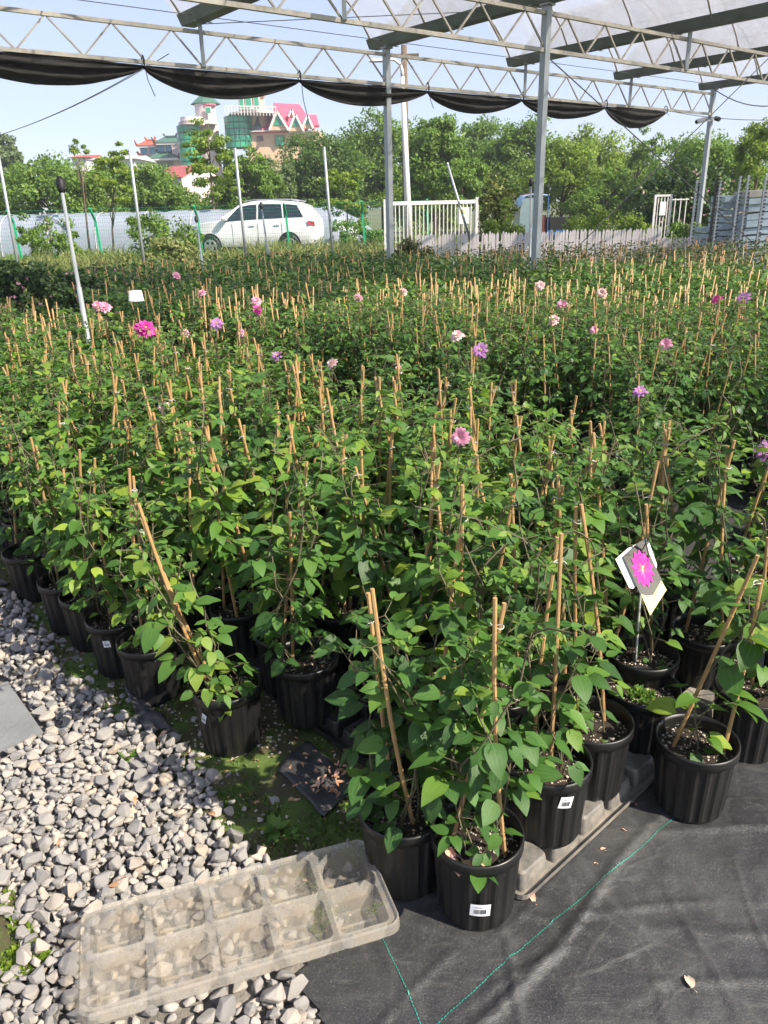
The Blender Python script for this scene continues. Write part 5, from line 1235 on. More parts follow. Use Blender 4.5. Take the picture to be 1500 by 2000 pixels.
# ------------------------------------------------------------------ street lamp and timber pole
b = AT(800, 430, 25.5); t = thing('street_lamp', 'white street lamp with a curved arm beside the steel post', 'street lamp', (b[0], 25.5, 0)); tp = AT(786, 150, 25.5) - np.array([b[0], 25.5, 0]); en = AT(752, 117, 25.4) - np.array([b[0], 25.5, 0]); k1 = AT(782, 126, 25.5) - np.array([b[0], 25.5, 0]); k2 = AT(770, 116, 25.45) - np.array([b[0], 25.5, 0])
mb = MB(); mb.tube([(0, 0, 0), tp * .5, tp], [.12, .09, .06], 12); mb.obj('mast', M['white_paint'], t, True)
mb = MB(); mb.tube([tp, (tp + k1) / 2 + np.array([.02, 0, 0]), k1, k2, en], [.055, .05, .045, .04, .035], 8); mb.obj('arm', M['white_paint'], t, True)
mb = MB(); mb.box(en + np.array([-.22, 0, .0]), (.5, .18, .07)); mb.obj('lamp_head', M['white_paint'], t); mb = MB(); mb.box(en + np.array([-.24, 0, -.04]), (.36, .14, .02)); mb.obj('lens', M['galv'], t)
b = AT(794, 430, 30); t = thing('utility_pole', 'brown timber utility pole behind the street lamp', 'pole', (b[0], 30, 0)); tp = AT(789, 88, 30) - np.array([b[0], 30, 0]); mb = MB(); mb.tube([(0, 0, 0), tp], [.15, .10], 10); mb.obj('pole_shaft', M['bark'], t, True); mb = MB(); mb.beam(tp + np.array([-.5, 0, -.3]), tp + np.array([.5, 0, -.3]), .08); mb.obj('crossarm', M['bark'], t)

# ------------------------------------------------------------------ white car
M['car_white'] = simple('car_paint_white', (.80, .80, .81), .22, 0, .02, 1); M['car_white'].node_tree.nodes['Principled BSDF'].inputs['Coat Weight'].default_value = .6
M['car_glass'] = simple('car_glass', (.02, .03, .04), .1, 0, .2, 2, spec=.5)
M['screen_glass'] = simple('windscreen_glass', (.10, .22, .22), .08, 0, .2, 2, spec=.8)
M['chrome'] = simple('rim_alloy', (.55, .55, .56), .3, .8, .1, 8); M['tail'] = simple('tail_lamp', (.45, .05, .09), .2, 0, .1, 8); M['plate'] = simple('blue_plate', (.04, .12, .45), .4, 0, .1, 8); M['head'] = simple('headlamp', (.45, .5, .55), .12, 0, .2, 12, spec=.8)
pc_ = AT(502, 470, 30.2); CY = 30.2; CXc = pc_[0]
t = thing('parked_car', 'white sport utility car parked behind the green mesh fence', 'car', (CXc, CY, 0), R(-6))
t.matrix_basis = t.matrix_basis @ Matrix.Diagonal((1.0, 1.0, 1.09, 1))
st = [(-2.40, .52, .78, .60), (-2.36, .40, .92, .80), (-2.20, .32, 1.02, .88), (-1.9, .28, 1.08, .92), (-1.5, .26, 1.12, .94), (-1.12, .25, 1.16, .95), (-.75, .25, 1.44, .95), (-.35, .25, 1.66, .95), (.1, .25, 1.73, .95), (.7, .25, 1.74, .95), (1.3, .25, 1.71, .95), (1.75, .26, 1.66, .94), (2.02, .28, 1.56, .93), (2.22, .32, 1.30, .92), (2.36, .42, 1.12, .88), (2.40, .55, .92, .80)]
def belt(x): return 1.10 + .03 * (x + 1.1)
V = []; m = 9
def section(x, zb, ztop, w):
    bl = min(belt(x), ztop - .03); k = min(1, max(0, (ztop - bl) / .55)); wr = w * (1 - .24 * k); hw = [(0, zb), (w * .9, zb), (w * .99, zb + .12), (w, (zb + bl) / 2), (w * .975, bl), (wr, bl + (ztop - bl) * .86), (wr * .88, ztop - .02 * k), (wr * .5, ztop), (0, ztop)]
    return hw
secs = [section(*q) for q in st]
for (x, *_), hw in zip(st, secs):
    for (y, z) in hw: V.append((x, -y, z))
    for (y, z) in hw[-2:0:-1]: V.append((x, y, z))
q = 16; mb = MB(); mb.add(V, [(i * q + j, (i + 1) * q + j, (i + 1) * q + (j + 1) % q, i * q + (j + 1) % q) for i in range(len(st) - 1) for j in range(q)] + [tuple(range(q)), tuple((len(st) - 1) * q + j for j in range(q))]); body = mb.obj('body', M['car_white'], t, True)
def sidept(x, f, off=.012, s=-1):
    import bisect
    xs = [a[0] for a in st]; i = min(len(st) - 2, max(0, bisect.bisect_right(xs, x) - 1)); u = (x - xs[i]) / (xs[i + 1] - xs[i]); a, b2 = secs[i], secs[i + 1]; lo = [a[4][k] * (1 - u) + b2[4][k] * u for k in (0, 1)]; hi = [a[5][k] * (1 - u) + b2[5][k] * u for k in (0, 1)]
    return (x, s * (lo[0] * (1 - f) + hi[0] * f + off), lo[1] * (1 - f) + hi[1] * f + off * .3)
for s in (-1, 1):
    for (xl0, xl1, xh0, xh1, nm) in ((-.92, .28, -.36, .28, 'front_window'), (.34, 1.22, .34, 1.16, 'rear_window'), (1.28, 1.98, 1.22, 1.72, 'quarter_window')):
        n = 8; vs = []
        for i in range(n + 1):
            u = i / n
            for f in (.06, .95):
                x = (xl0 + (xl1 - xl0) * u) * (1 - f) + (xh0 + (xh1 - xh0) * u) * f; vs.append(sidept(x, f, .014, s))
        mb = MB(); mb.add(vs, [(2 * i, 2 * i + 2, 2 * i + 3, 2 * i + 1) for i in range(n)]); mb.obj(nm, M['car_glass'], t, True)
    for wx in (-1.48, 1.42):
        mb = MB(); mb.tube([(wx, s * .90, .36), (wx, s * .958, .36)], .42, 28); mb.obj('wheel_arch', M['black'], t)
        w = put('wheel', None, t, Matrix.Translation((wx, s * .86, .35))) if False else None
        mb = MB(); mb.tube([(wx, s * .76, .35), (wx, s * .80, .35), (wx, s * .96, .35), (wx, s * .985, .35)], [.33, .355, .355, .33], 28); tyre = mb.obj('wheel', M['black'], t, False)
        mb = MB(); mb.tube([(wx, s * .97, .35), (wx, s * .994, .35)], [.25, .235], 24)
        for k in range(5):
            a = 6.283 * k / 5 + .3; mb.beam((wx, s * 1.0, .35), (wx + .22 * math.cos(a), s * 1.0, .35 + .22 * math.sin(a)), .03, .045)
        mb.obj('rim', M['chrome'], tyre)
        mb = MB()
        for k in range(5):
            a = 6.283 * (k + .5) / 5 + .3; mb.tube([(wx + .15 * math.cos(a), s * .99, .35 + .15 * math.sin(a)), (wx + .15 * math.cos(a), s * .998, .35 + .15 * math.sin(a))], .055, 10)
        mb.obj('rim_opening', M['black'], tyre)
    mb = MB(); mb.box((-.86, s * 1.04, 1.22), (.20, .20, .15)); mr = mb.obj('mirror', M['car_white'], t); md = mr.modifiers.new('bevel', 'BEVEL'); md.width = .05; md.segments = 3
    mb = MB(); mb.beam((-.84, s * .90, 1.15), (-.86, s * 1.0, 1.17), .06, .04); mb.obj('mirror_arm', M['black'], t)
    mb = MB(); mb.prism([(-2.30, s * .80, .93), (-2.02, s * .925, .98), (-1.86, s * .945, 1.0), (-1.92, s * .95, .90), (-2.25, s * .85, .84)], (0, s * .012, 0)); mb.obj('headlight', M['head'], t)
    mb = MB(); mb.prism([(2.10, s * .935, 1.10), (2.34, s * .90, 1.06), (2.37, s * .88, .94), (2.14, s * .94, .98)], (0, s * .012, 0)); mb.obj('tail_light', M['tail'], t)
    mb = MB(); mb.prism([(-2.26, s * .86, .55), (-2.02, s * .935, .58), (-2.0, s * .94, .50), (-2.2, s * .88, .46)], (0, s * .012, 0)); mb.obj('fog_recess', M['black'], t)
    mb = MB(); mb.beam((-1.05, s * .94, .29), (.98, s * .94, .29), .05, .09); mb.obj('sill_trim', M['black'], t)
    for x in (-.62, .31, 1.18): mb = MB(); mb.beam((x, s * .955, .38), (x, s * .945, 1.08), .010, .006); mb.obj('door_gap', M['black'], t)
    for x in (.12, 1.02): mb = MB(); mb.beam((x - .1, s * .962, 1.0), (x + .1, s * .962, 1.0), .02, .03); mb.obj('door_handle', M['car_white'], t)
    mb = MB(); mb.tube([(-.2, s * .62, 1.73), (.2, s * .64, 1.77), (1.4, s * .64, 1.76), (1.8, s * .62, 1.69)], .018, 6); mb.obj('roof_rail', M['chrome'], t)
mb = MB(); vs = []
for u in (0, .5, 1):
    x = -1.06 + .66 * u; hw = .86 - .20 * u; z = 1.17 + .455 * u + .03 * math.sin(math.pi * u)
    vs += [(x - .02, -hw, z), (x - .05, -hw * .5, z + .035), (x - .05, hw * .5, z + .035), (x - .02, hw, z)]
mb.add(vs, [(k * 4 + i, k * 4 + i + 1, k * 4 + 5 + i, k * 4 + 4 + i) for k in range(2) for i in range(3)]); mb.obj('windscreen', M['screen_glass'], t, True)
mb = MB(); mb.prism([(-2.412, -.52, .66), (-2.412, .52, .66), (-2.37, .56, .88), (-2.37, -.56, .88)], (-.02, 0, 0)); gr = mb.obj('grille', M['black'], t)
for k in range(3): mb = MB(); mb.beam((-2.43 + .012 * k, -.5, .70 + .07 * k), (-2.43 + .012 * k, .5, .70 + .07 * k), .02, .025); mb.obj('grille_bar', M['chrome'], gr)
mb = MB(); mb.box((-2.43, 0, .55), (.02, .44, .14)); mb.obj('number_plate', M['plate'], t)
mb = MB(); mb.beam((-2.38, -.6, .42), (-2.38, .6, .42), .05, .12); mb.obj('lower_intake', M['black'], t)

# ------------------------------------------------------------------ blue three-wheeler
M['blue'] = simple('blue_cart_paint', (.05, .16, .42), .45, 0, .3, 6, dirt=(.12, .09, .07)); M['lightblue'] = simple('pale_blue_panel', (.32, .48, .68), .4, 0, .15, 6); M['brown'] = simple('brown_seat', (.16, .045, .035), .6, 0, .25, 6); M['perspex'] = simple('perspex', (.22, .30, .32), .15, 0, .15, 3)
b = AT(1008, 440, 24.5); sc = 1.0; t = thing('three_wheeler', 'blue three-wheeled cart with a curved roof behind the picket fence', 'three-wheeler', (b[0], 24.5, 0)); t.matrix_basis = t.matrix_basis @ Matrix.Diagonal((.76, 1, 1, 1)); zt = AT(1050, 378, 24.5)[2]
mb = MB(); pts = [(.02, zt - .42), (.08, zt - .16), (.22, zt - .03), (.6, zt), (1.05, zt - .04)]; n = len(pts); mb.add([(x, y, z) for y in (-.5, .5) for x, z in pts] + [(x, y, z - .04) for y in (-.5, .5) for x, z in pts], [(i, i + 1, n + i + 1, n + i) for i in range(n - 1)] + [(2 * n + i, 2 * n + i + 1, 3 * n + i + 1, 3 * n + i) for i in range(n - 1)] + [(i, i + 1, 2 * n + i + 1, 2 * n + i) for i in range(n - 1)] + [(n + i, n + i + 1, 3 * n + i + 1, 3 * n + i) for i in range(n - 1)]); mb.obj('roof', M['lightblue'], t, True)
mb = MB(); mb.box((.38, 0, zt - .015), (.30, .7, .06)); mb.obj('rust_patch', M['brown'], t)
mb = MB(); mb.prism([(.02, -.5, zt - .44), (.0, -.5, .78), (.46, -.5, .78), (.58, -.5, zt - .12), (.16, -.5, zt - .12)], (0, .012, 0)); mb.obj('side_screen', M['perspex'], t)
mb = MB(); mb.box((.0, 0, 1.12), (.02, .96, .72)); mb.obj('windscreen', M['perspex'], t)
for y in (-.48, .48):
    mb = MB(); mb.tube([(.60, y, .72), (.62, y, 1.2), (.74, y, zt - .04)], .025, 6); mb.obj('roof_strut', M['blue'], t)
    mb = MB(); mb.tube([(1.12, y, .6), (1.08, y, zt - .06)], .02, 6); mb.obj('rear_strut', M['blue'], t)
mb = MB(); mb.prism([(-.05, -.46, .38), (.62, -.46, .38), (.62, -.46, .72), (.06, -.46, .80), (-.05, -.46, .66)], (0, .92, 0)); mb.obj('front_body', M['blue'], t)
mb = MB(); mb.box((.60, -.49, .68), (.22, .05, .62)); mb.obj('leg_panel', M['lightblue'], t)
mb = MB(); mb.box((.98, 0, .98), (.14, .9, .52)); mb.obj('backrest', M['brown'], t); mb = MB(); mb.box((.82, 0, .70), (.36, .86, .12)); mb.obj('seat', M['brown'], t)
mb = MB(); mb.box((1.75, 0, .66), (1.25, 1.0, .32)); mb.obj('cargo_bed', M['blue'], t); mb = MB(); mb.box((1.75, 0, 1.0), (1.1, .9, .34)); mb.obj('dark_load', M['black'], t)
mb = MB(); mb.box((.26, -.3, .86), (.24, .2, .12)); mb.obj('handlebar_box', M['pink'], t)
mb = MB(); mb.tube([(-.10, -.2, .62), (-.06, -.2, .62)], .10, 14); mb.obj('headlight', M['chrome'], t)
for (x, y) in ((.18, 0), (1.75, -.52), (1.75, .52)):
    mb = MB(); mb.tube([(x, y - .06, .27), (x, y + .06, .27)], .27, 22); w = mb.obj('wheel', M['black'], t); mb = MB(); mb.tube([(x, y - .07, .27), (x, y + .07, .27)], .14, 16); mb.obj('rim', M['chrome'], w)

# ------------------------------------------------------------------ stacked metal panels with comb uprights
M['panel'] = simple('pale_blue_sheet', (.42, .52, .58), .4, .25, .2, 3, .1, 20, dirt=(.28, .30, .30)); M['panel_grey'] = simple('grey_sheet', (.40, .38, .34), .6, .1, .2, 4)
rp = random.Random(6)
for (x0, x1, yt, yb, y, lb) in ((1408, 1446, 376, 452, 19.0, 'stack of pale blue metal sheets between the comb uprights'), (1454, 1540, 364, 458, 18.4, 'larger stack of pale blue metal sheets at the end of the lower pickets')):
    a = AT(x0, yb, y); c = AT(x1, yt, y); t = thing('panel_stack', lb, 'metal sheets', (a[0], y, 0)); W = c[0] - a[0]; Ht = AT(x0, yt + 6, y)[2]; n = 11
    for i in range(n):
        h = Ht / n; mb = MB(); mb.box((W / 2 + rp.gauss(0, .012), .4 + rp.gauss(0, .02), h * (i + .5)), (W, .8, h * rp.uniform(.62, .9)), Matrix.Rotation(-.05 + rp.gauss(0, .012), 3, 'Y')); mb.obj('sheet', M['panel'] if not (i > 9 and x0 > 1450) else M['panel_grey'], t)
a = AT(1372, 425, 19.4); t = thing('panel_stack', 'low short stack of pale blue sheets by the foot of the camera post', 'metal sheets', (a[0], 19.4, 0))
for i in range(6): mb = MB(); mb.box((.25, .3, .15 + .145 * i), (.5 + rp.gauss(0, .02), .6, .11)); mb.obj('sheet', M['panel'], t)
clb = ['thin comb upright beside the camera post', 'black comb upright before the low sheet stack', 'paired comb upright next to the first sheet stack', 'comb upright between the two tall sheet stacks', 'tallest comb upright between the two tall sheet stacks', 'comb upright at the end of the larger sheet stack']
for (x, yt, yb, lb) in zip((1362, 1401, 1408, 1447, 1463, 1496), (352, 348, 352, 344, 342, 348), (430, 452, 452, 455, 458, 458), clb):
    tp = AT(x, yt, 18.2); t = thing('comb_upright', lb, 'rack upright', (tp[0], 18.2, 0)); h = tp[2]; mb = MB(); mb.box((0, 0, h / 2), (.045, .05, h)); mb.obj('channel', M['galv'] if x != 1401 else M['black'], t)
    mb = MB()
    for k in range(int(h / .075)): mb.box((.035, -.02, .08 + .075 * k), (.04, .03, .028))
    tag(mb.obj('comb_teeth', M['black'], t), kind='stuff')

# ------------------------------------------------------------------ buildings beyond the trees
M['cream'] = simple('cream_render', (.62, .43, .28), .8, 0, .08, .4, .1, 4); M['pinkish'] = simple('pale_pink_render', (.58, .47, .46), .8, 0, .08, .4); M['whitewall'] = simple('white_render', (.60, .60, .60), .8, 0, .1, .4); M['greywall'] = simple('grey_render', (.34, .35, .37), .85, 0, .12, .4)
M['pinkroof'] = simple('pink_tiles', (.56, .10, .16), .6, 0, .15, 1.2, .3, 6); M['redroof'] = simple('red_tiles', (.36, .09, .08), .7, 0, .2, 1.5, .3, 6); M['greenroof'] = simple('green_tiles', (.05, .14, .09), .55, 0, .25, 1.2, .3, 6); M['orangeroof'] = simple('orange_tiles', (.48, .10, .05), .6, 0, .2, 1.2)
M['greenglass'] = simple('green_glass', (.03, .30, .16), .15, 0, .25, .5, spec=.7); M['mullion'] = simple('dark_mullion', (.03, .06, .05), .5, 0, .1, 2); M['blueglass'] = simple('blue_glass', (.05, .25, .42), .15, 0, .25, .6, spec=.7); M['darkglass'] = simple('dark_glass', (.03, .05, .05), .15, 0, .3, 1, spec=.7); M['trim'] = simple('white_trim', (.72, .68, .66), .6, 0, .05, 1)
ZX = lambda zx, zy: (230 + zx / 3.6585, 160 + zy / 3.6585)       # position in the enlarged view of the houses
def Bp(zx, zy, y): return AT(*ZX(zx, zy), y)
YC = 112.0
def house(name, label, zx, y): p = Bp(zx, 500, y); return thing(name, label, 'building', (p[0], y, 0)), p[0]
def loc3(zx, zy, y, ox, oy): q = Bp(zx, zy, y); return np.array([q[0] - ox, y - oy, q[2]])
def boxpart(t, ox, oy, nm, mat, zx0, zx1, zy0, zy1, y, dep, ground=False):
    a = loc3(zx0, zy1, y, ox, oy); c = loc3(zx1, zy0, y, ox, oy); z0 = 0 if ground else a[2]; mb = MB(); mb.box(((a[0] + c[0]) / 2, a[1] + dep / 2, (z0 + c[2]) / 2), (abs(c[0] - a[0]), dep, abs(c[2] - z0))); return mb.obj(nm, M[mat], t)
def win(t, ox, oy, zx0, zx1, zy0, zy1, y, glass='greenglass', frame='trim', nm='window'):
    f = boxpart(t, ox, oy, nm, frame, zx0 - 5, zx1 + 5, zy0 - 5, zy1 + 5, y - .12, .14); g = boxpart(f, ox, oy, 'pane', glass, zx0, zx1, zy0, zy1, y - .17, .05); return f
t, OX = house('castle_house', 'castle-like house with pink gables, cream walls and green glass towers', 900, YC); OY = YC
boxpart(t, OX, OY, 'main_wall', 'cream', 945, 1440, 345, 700, YC, 12, True)
# left round tower of green glass and its cupola
def drum(zx0, zx1, zy0, zy1, y, mat, nm, par=t, n=28, ground=False):
    a = loc3(zx0, zy1, y, OX, OY); c = loc3(zx1, zy0, y, OX, OY); r = (c[0] - a[0]) / 2; cx = (a[0] + c[0]) / 2; z0 = 0 if ground else a[2]; mb = MB(); mb.lathe([(0, z0), (r, z0), (r, c[2]), (0, c[2])], n, (cx, a[1] + r, 0)); o = mb.obj(nm, M[mat], par); return o, cx, a[1] + r, r, z0, c[2]
def glass_drum(zx0, zx1, zy0, zy1, y, nm, nv, nh):
    o, cx, cy, r, z0, z1 = drum(zx0, zx1, zy0, zy1, y, 'mullion', nm)
    hh = (z1 - z0) / nh; me = None
    for k in range(nh):
        for i in range(nv):
            a0 = math.pi + math.pi * 1.06 * (i / nv) - .1; a1 = math.pi + math.pi * 1.06 * ((i + 1) / nv) - .1; g = .02; rr = r + .05; mb = MB(); vs = []
            for z in (z0 + hh * k + .06, z0 + hh * (k + 1) - .06):
                for a in (a0 + g, (a0 + a1) / 2, a1 - g): vs.append((cx + rr * math.cos(a), cy + rr * math.sin(a), z))
            mb.add(vs, [(0, 1, 4, 3), (1, 2, 5, 4)]); mb.obj('glass_panel', M['greenglass'], o)
    return cx, cy, r, z0, z1
glass_drum(438, 562, 305, 620, YC - 2, 'glass_tower', 7, 6); glass_drum(762, 942, 236, 470, YC - 1, 'glass_tower', 9, 5)
drum(416, 600, 278, 304, YC - 2.6, 'pinkish', 'tower_cornice'); drum(430, 590, 243, 278, YC - 2.2, 'trim', 'tower_parapet'); drum(548, 680, 150, 300, YC - .5, 'pinkish', 'cupola_drum'); drum(575, 700, 290, 700, YC + 1, 'pinkish', 'rear_stair_wall', ground=True)
a = loc3(548, 150, YC - .5, OX, OY); c = loc3(686, 55, YC - .5, OX, OY); ap = loc3(597, 52, YC - .5, OX, OY); rC = 1.75; cxx = ap[0]; mb = MB(); zb0 = a[2]; mb.lathe([(rC * 1.15, zb0), (rC * .45, zb0 + (ap[2] - zb0) * .62), (.08, ap[2] - .1), (0, ap[2] + .3)], 8, (cxx, a[1] + 1.8, 0)); mb.obj('cupola_roof', M['greenroof'], t)
drum(585, 690, 150, 166, YC - .7, 'pinkroof', 'cupola_band'); win(t, OX, OY, 632, 660, 182, 218, YC - .75)
drum(758, 1130, 200, 222, YC - 2.2, 'trim', 'terrace_cornice'); drum(945, 1060, 225, 470, YC + .2, 'cream', 'bay_wall', ground=True)
o_, cx, cy, r, z0, z1 = drum(852, 1030, 88, 200, YC + .5, 'cream', 'round_belvedere', n=8); drum(845, 1042, 76, 96, YC + .2, 'trim', 'belvedere_cornice'); drum(850, 1038, 62, 76, YC + .3, 'pinkroof', 'belvedere_roof')
for zx0, zx1 in ((874, 894), (920, 950), (980, 1004)): win(t, OX, OY, zx0, zx1, 108, 190, YC + .45)
p0 = loc3(765, 170, YC - 2.4, OX, OY); p1 = loc3(1128, 178, YC - 2.4, OX, OY)
mb = MB(); mb.beam(p0, p1, .12); mb.obj('terrace_rail', M['trim'], t)
for i in range(17): q0 = p0 + (p1 - p0) * i / 16; mb = MB(); mb.beam(q0, q0 - np.array([0, 0, 1.05]), .09); mb.obj('baluster', M['trim'], t)
# pink roofs: a long main roof and gabled dormers
def gable(zxl, zxr, zyb, zxa, zya, y, dep, nm='gable', glass=True, back=2.5):
    a = loc3(zxl, zyb, y, OX, OY); b = loc3(zxr, zyb, y, OX, OY); p = loc3(zxa, zya, y, OX, OY); mb = MB(); mb.prism([a, b, p], (0, .25, 0)); g = mb.obj(nm, M['cream'], t)
    for s, e in ((a, p), (b, p)): mb = MB(); mb.beam(s - np.array([0, .15, 0]), e - np.array([0, .15, 0]), .30, .26); mb.obj('barge_board', M['trim'], g)
    c = (a + b + p) / 3; sc = .55; tri = [c + (v - c) * sc + np.array([0, -.08, .25]) for v in (a, b, p)]; mb = MB(); mb.prism(tri, (0, .1, 0)); mb.obj('pane', M['greenglass' if glass else 'darkglass'], g)
    mb = MB(); e = np.array([0, dep, 0]); u = np.array([0, .1, .12]); mb.add([a + u, p + u, p + e, a + e], [(0, 1, 2, 3)]); mb.add([b + u, p + u, p + e, b + e], [(0, 1, 2, 3)]); r_ = mb.obj('gable_roof', M['pinkroof'], t); md = r_.modifiers.new('thickness', 'SOLIDIFY'); md.thickness = .2
def slope(pts, nm='roof'): mb = MB(); mb.add([loc3(zx, zy, y, OX, OY) for zx, zy, y in pts], [tuple(range(len(pts)))]); o = mb.obj(nm, M['pinkroof'], t); md = o.modifiers.new('thickness', 'SOLIDIFY'); md.thickness = .3
slope([(1120, 350, YC + 1), (1400, 330, YC + 1), (1300, 175, YC + 7), (1110, 165, YC + 7)]); slope([(960, 350, YC - .3), (1215, 345, YC - .3), (1130, 215, YC + 3), (1005, 222, YC + 3)]); slope([(1210, 335, YC + .2), (1440, 325, YC + .2), (1420, 250, YC + 3), (1230, 250, YC + 3)])
mb = MB(); mb.prism([loc3(960, 350, YC - .3, OX, OY), loc3(1030, 345, YC - .6, OX, OY), loc3(1000, 240, YC, OX, OY)], (0, .3, 0)); mb.obj('shaded_side_gable', M['darkglass'], t)  # gable's shaded side face, its shade painted in as a dark colour
gable(1085, 1222, 345, 1137, 208, YC - 1, 6); gable(1222, 1330, 352, 1270, 232, YC - .8, 5); gable(1318, 1398, 332, 1357, 240, YC - .6, 5); gable(1222, 1262, 250, 1243, 196, YC + 2.2, 3)
boxpart(t, OX, OY, 'eaves', 'trim', 942, 1225, 342, 356, YC - .6, .7); boxpart(t, OX, OY, 'eaves', 'trim', 1225, 1440, 350, 362, YC - .45, .6)
win(t, OX, OY, 1128, 1180, 385, 452, YC, 'greenglass', 'redroof'); win(t, OX, OY, 1264, 1302, 396, 440, YC, 'greenglass', 'redroof'); win(t, OX, OY, 1000, 1032, 388, 418, YC, 'darkglass', 'redroof')
# pavilion house with turned-up roofs
OY = YC + 6; t, OX = house('pavilion_house', 'grey house with red and green turned-up tile roofs and blue windows', 300, OY)
boxpart(t, OX, OY, 'wall', 'greywall', 205, 440, 540, 720, OY, 8, True); boxpart(t, OX, OY, 'blue_wall', 'blueglass', 140, 215, 560, 720, OY - .5, 6, True)
boxpart(t, OX, OY, 'upper_wall', 'trim', 165, 262, 450, 530, OY + .5, 5); boxpart(t, OX, OY, 'upper_wall', 'trim', 270, 430, 430, 510, OY + .2, 6); boxpart(t, OX, OY, 'stair_wall', 'pinkish', 412, 470, 435, 700, OY - .6, 4, True)
for a0, a1, b0, b1 in ((168, 206, 466, 520), (228, 262, 466, 516), (285, 328, 448, 504), (346, 420, 448, 500)): win(t, OX, OY, a0, a1, b0, b1, OY + .2, 'blueglass')
win(t, OX, OY, 358, 378, 588, 618, OY, 'darkglass', 'greywall'); win(t, OX, OY, 175, 200, 580, 630, OY - .5, 'whitewall' if False else 'darkglass', 'trim')
def pagoda(zx0, zx1, zyb, zyt, mat, y, dep=6):
    a = loc3(zx0, zyb, y, OX, OY); b = loc3(zx1, zyb, y, OX, OY); zt_ = loc3(zx0, zyt, y, OX, OY)[2]; W = b[0] - a[0]; n = 8; vs = []
    for k, (f, z) in enumerate(((0, 0), (.35, .35), (.75, .85), (1, 1))):
        for (sx, sy) in ((0, 0), (1, 0), (1, 1), (0, 1)):
            x = a[0] + W * (f * .28 if sx == 0 else 1 - f * .28); yv = a[1] + dep * (f * .45 if sy == 0 else 1 - f * .45); vs.append((x, yv, a[2] + (zt_ - a[2]) * z))
    mb = MB(); mb.add(vs, [(k * 4 + i, k * 4 + (i + 1) % 4, k * 4 + 4 + (i + 1) % 4, k * 4 + 4 + i) for k in range(3) for i in range(4)] + [(0, 1, 2, 3), (12, 13, 14, 15)]); r_ = mb.obj('roof', M[mat], t)
    for k in range(4):
        q0 = Vector(vs[k]); q1 = Vector(vs[12 + k]); d = (q0 - q1).normalized(); mb = MB(); mb.tube([q1, (q0 + q1) / 2 - Vector((0, 0, .1)), q0, q0 + d * .5 + Vector((0, 0, .75))], [.16, .16, .18, .06], 6); mb.obj('ridge', M['mullion' if mat == 'greenroof' else mat], r_)
    mb = MB(); mb.box(((a[0] + b[0]) / 2, a[1] + dep / 2, a[2] - .15), (W * .96, dep * .96, .3)); mb.obj('eaves', M['trim'], t)
    mb = MB(); mb.tube([Vector(vs[12]) + Vector((-.2, 0, .5)), Vector(vs[12]) + Vector((.1, 0, .1)), Vector(vs[13]) + Vector((-.1, 0, .1)), Vector(vs[13]) + Vector((.2, 0, .5))], .18, 6); mb.obj('ridge', M['mullion' if mat == 'greenroof' else mat], r_)
pagoda(135, 268, 452, 412, 'orangeroof', OY - .6); pagoda(258, 440, 432, 388, 'greenroof', OY - .8); pagoda(100, 205, 560, 522, 'orangeroof', OY - 1.6, 4); pagoda(200, 435, 545, 508, 'greenroof', OY - 1.8, 4)
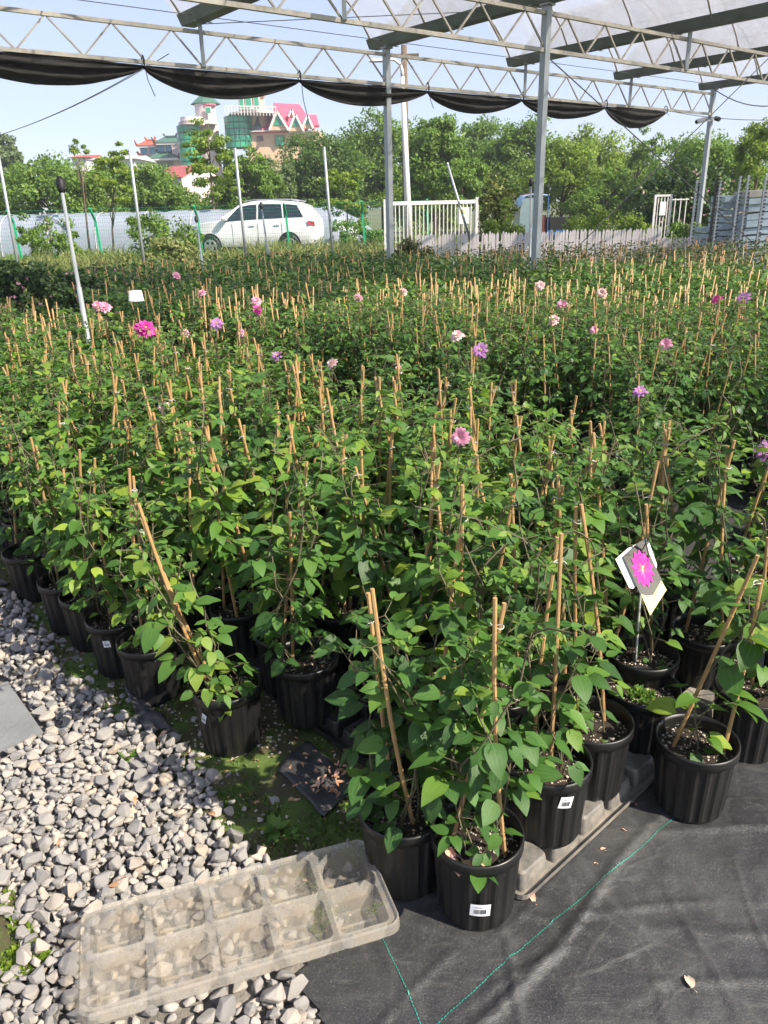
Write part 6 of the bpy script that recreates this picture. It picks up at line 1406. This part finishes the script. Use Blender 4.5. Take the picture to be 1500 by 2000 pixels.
# shed with red roof, long wall's shade and gable's sunlight put into the wall colours
YS = 68.0; OY = YS; t, OX = house('farm_shed', 'shed with dull red pitched roof, shade-grey wall and sunlit pale gable, below the green tower', 420, YS)
e0, e1, e2 = loc3(262, 700, YS + 2, OX, OY), loc3(455, 690, YS, OX, OY), loc3(590, 600, YS + 2.4, OX, OY); g2 = loc3(740, 690, YS + 4.5, OX, OY); rid0 = loc3(375, 612, YS + 5, OX, OY)
f0 = lambda p: np.array([p[0], p[1], 0.])
mb = MB(); mb.add([f0(e0), f0(e1), e1, e0], [(0, 1, 2, 3)]); mb.obj('long_wall', M['greywall'], t); mb = MB(); mb.add([f0(e1), f0(g2), g2, e2, e1], [(0, 1, 2, 3, 4)]); mb.obj('gable_wall', M['cream'] if False else M['pinkish'], t)
u = np.array([0, 0, .12]); mb = MB(); mb.add([e0 + u - (e1 - e0) * .03, e1 + u, e2 + u, rid0 + u], [(0, 1, 2, 3)]); r_ = mb.obj('roof', M['redroof'], t); md = r_.modifiers.new('thickness', 'SOLIDIFY'); md.thickness = .15
bk = g2 + (rid0 - e2); mb = MB(); mb.add([e2 + u, g2 + u, bk + u, rid0 + u], [(0, 1, 2, 3)]); mb.obj('rear_roof', M['redroof'], t)
# low white houses at the outer side
def low_house(label, px0, px1, yt, yr, y, wallm, roofm):
    a = AT(px0, yt, y); b = AT(px1, yt, y); t = thing('village_house', label, 'building', (a[0], y, 0)); W = b[0] - a[0]; mb = MB(); mb.box((W / 2, 3, a[2] / 2), (W, 6, a[2])); mb.obj('wall', M[wallm], t); zr = AT(px0, yr, y)[2]
    mb = MB(); mb.prism([(-.3, -.4, a[2]), (-.3, 6.4, a[2]), (-.3, 3, zr)], (W + .6, 0, 0)); mb.obj('roof', M[roofm], t)
    for k in range(2): x = W * (.3 + .4 * k); mb = MB(); mb.box((x, -.03, a[2] * .72), (W * .14, .1, 1.2)); w = mb.obj('window', M['trim'], t); mb = MB(); mb.box((x, -.1, a[2] * .72), (W * .11, .06, 1.0)); mb.obj('pane', M['darkglass'], w)
low_house('small house with an orange-red roof peeping over the rounded trees', 140, 168, 308, 299, 80, 'whitewall', 'orangeroof'); low_house('white flat house partly hidden by the yellow-green maple', 182, 262, 312, 302, 74, 'whitewall', 'whitewall')

# ------------------------------------------------------------------ summer haze between here and the houses
hm = bpy.data.materials.new('haze'); hm.use_nodes = True; hn = hm.node_tree.nodes; hn.remove(hn['Principled BSDF']); pv = hn.new('ShaderNodeVolumePrincipled')
pv.inputs['Color'].default_value = (.86, .90, 1.0, 1); pv.inputs['Density'].default_value = .0011; pv.inputs['Anisotropy'].default_value = .2
hm.node_tree.links.new(pv.outputs[0], hn['Material Output'].inputs['Volume'])
mb = MB(); mb.box((0, 65, 9.0), (260, 190, 20.4)); tag(mb.obj('haze', hm), kind='stuff')
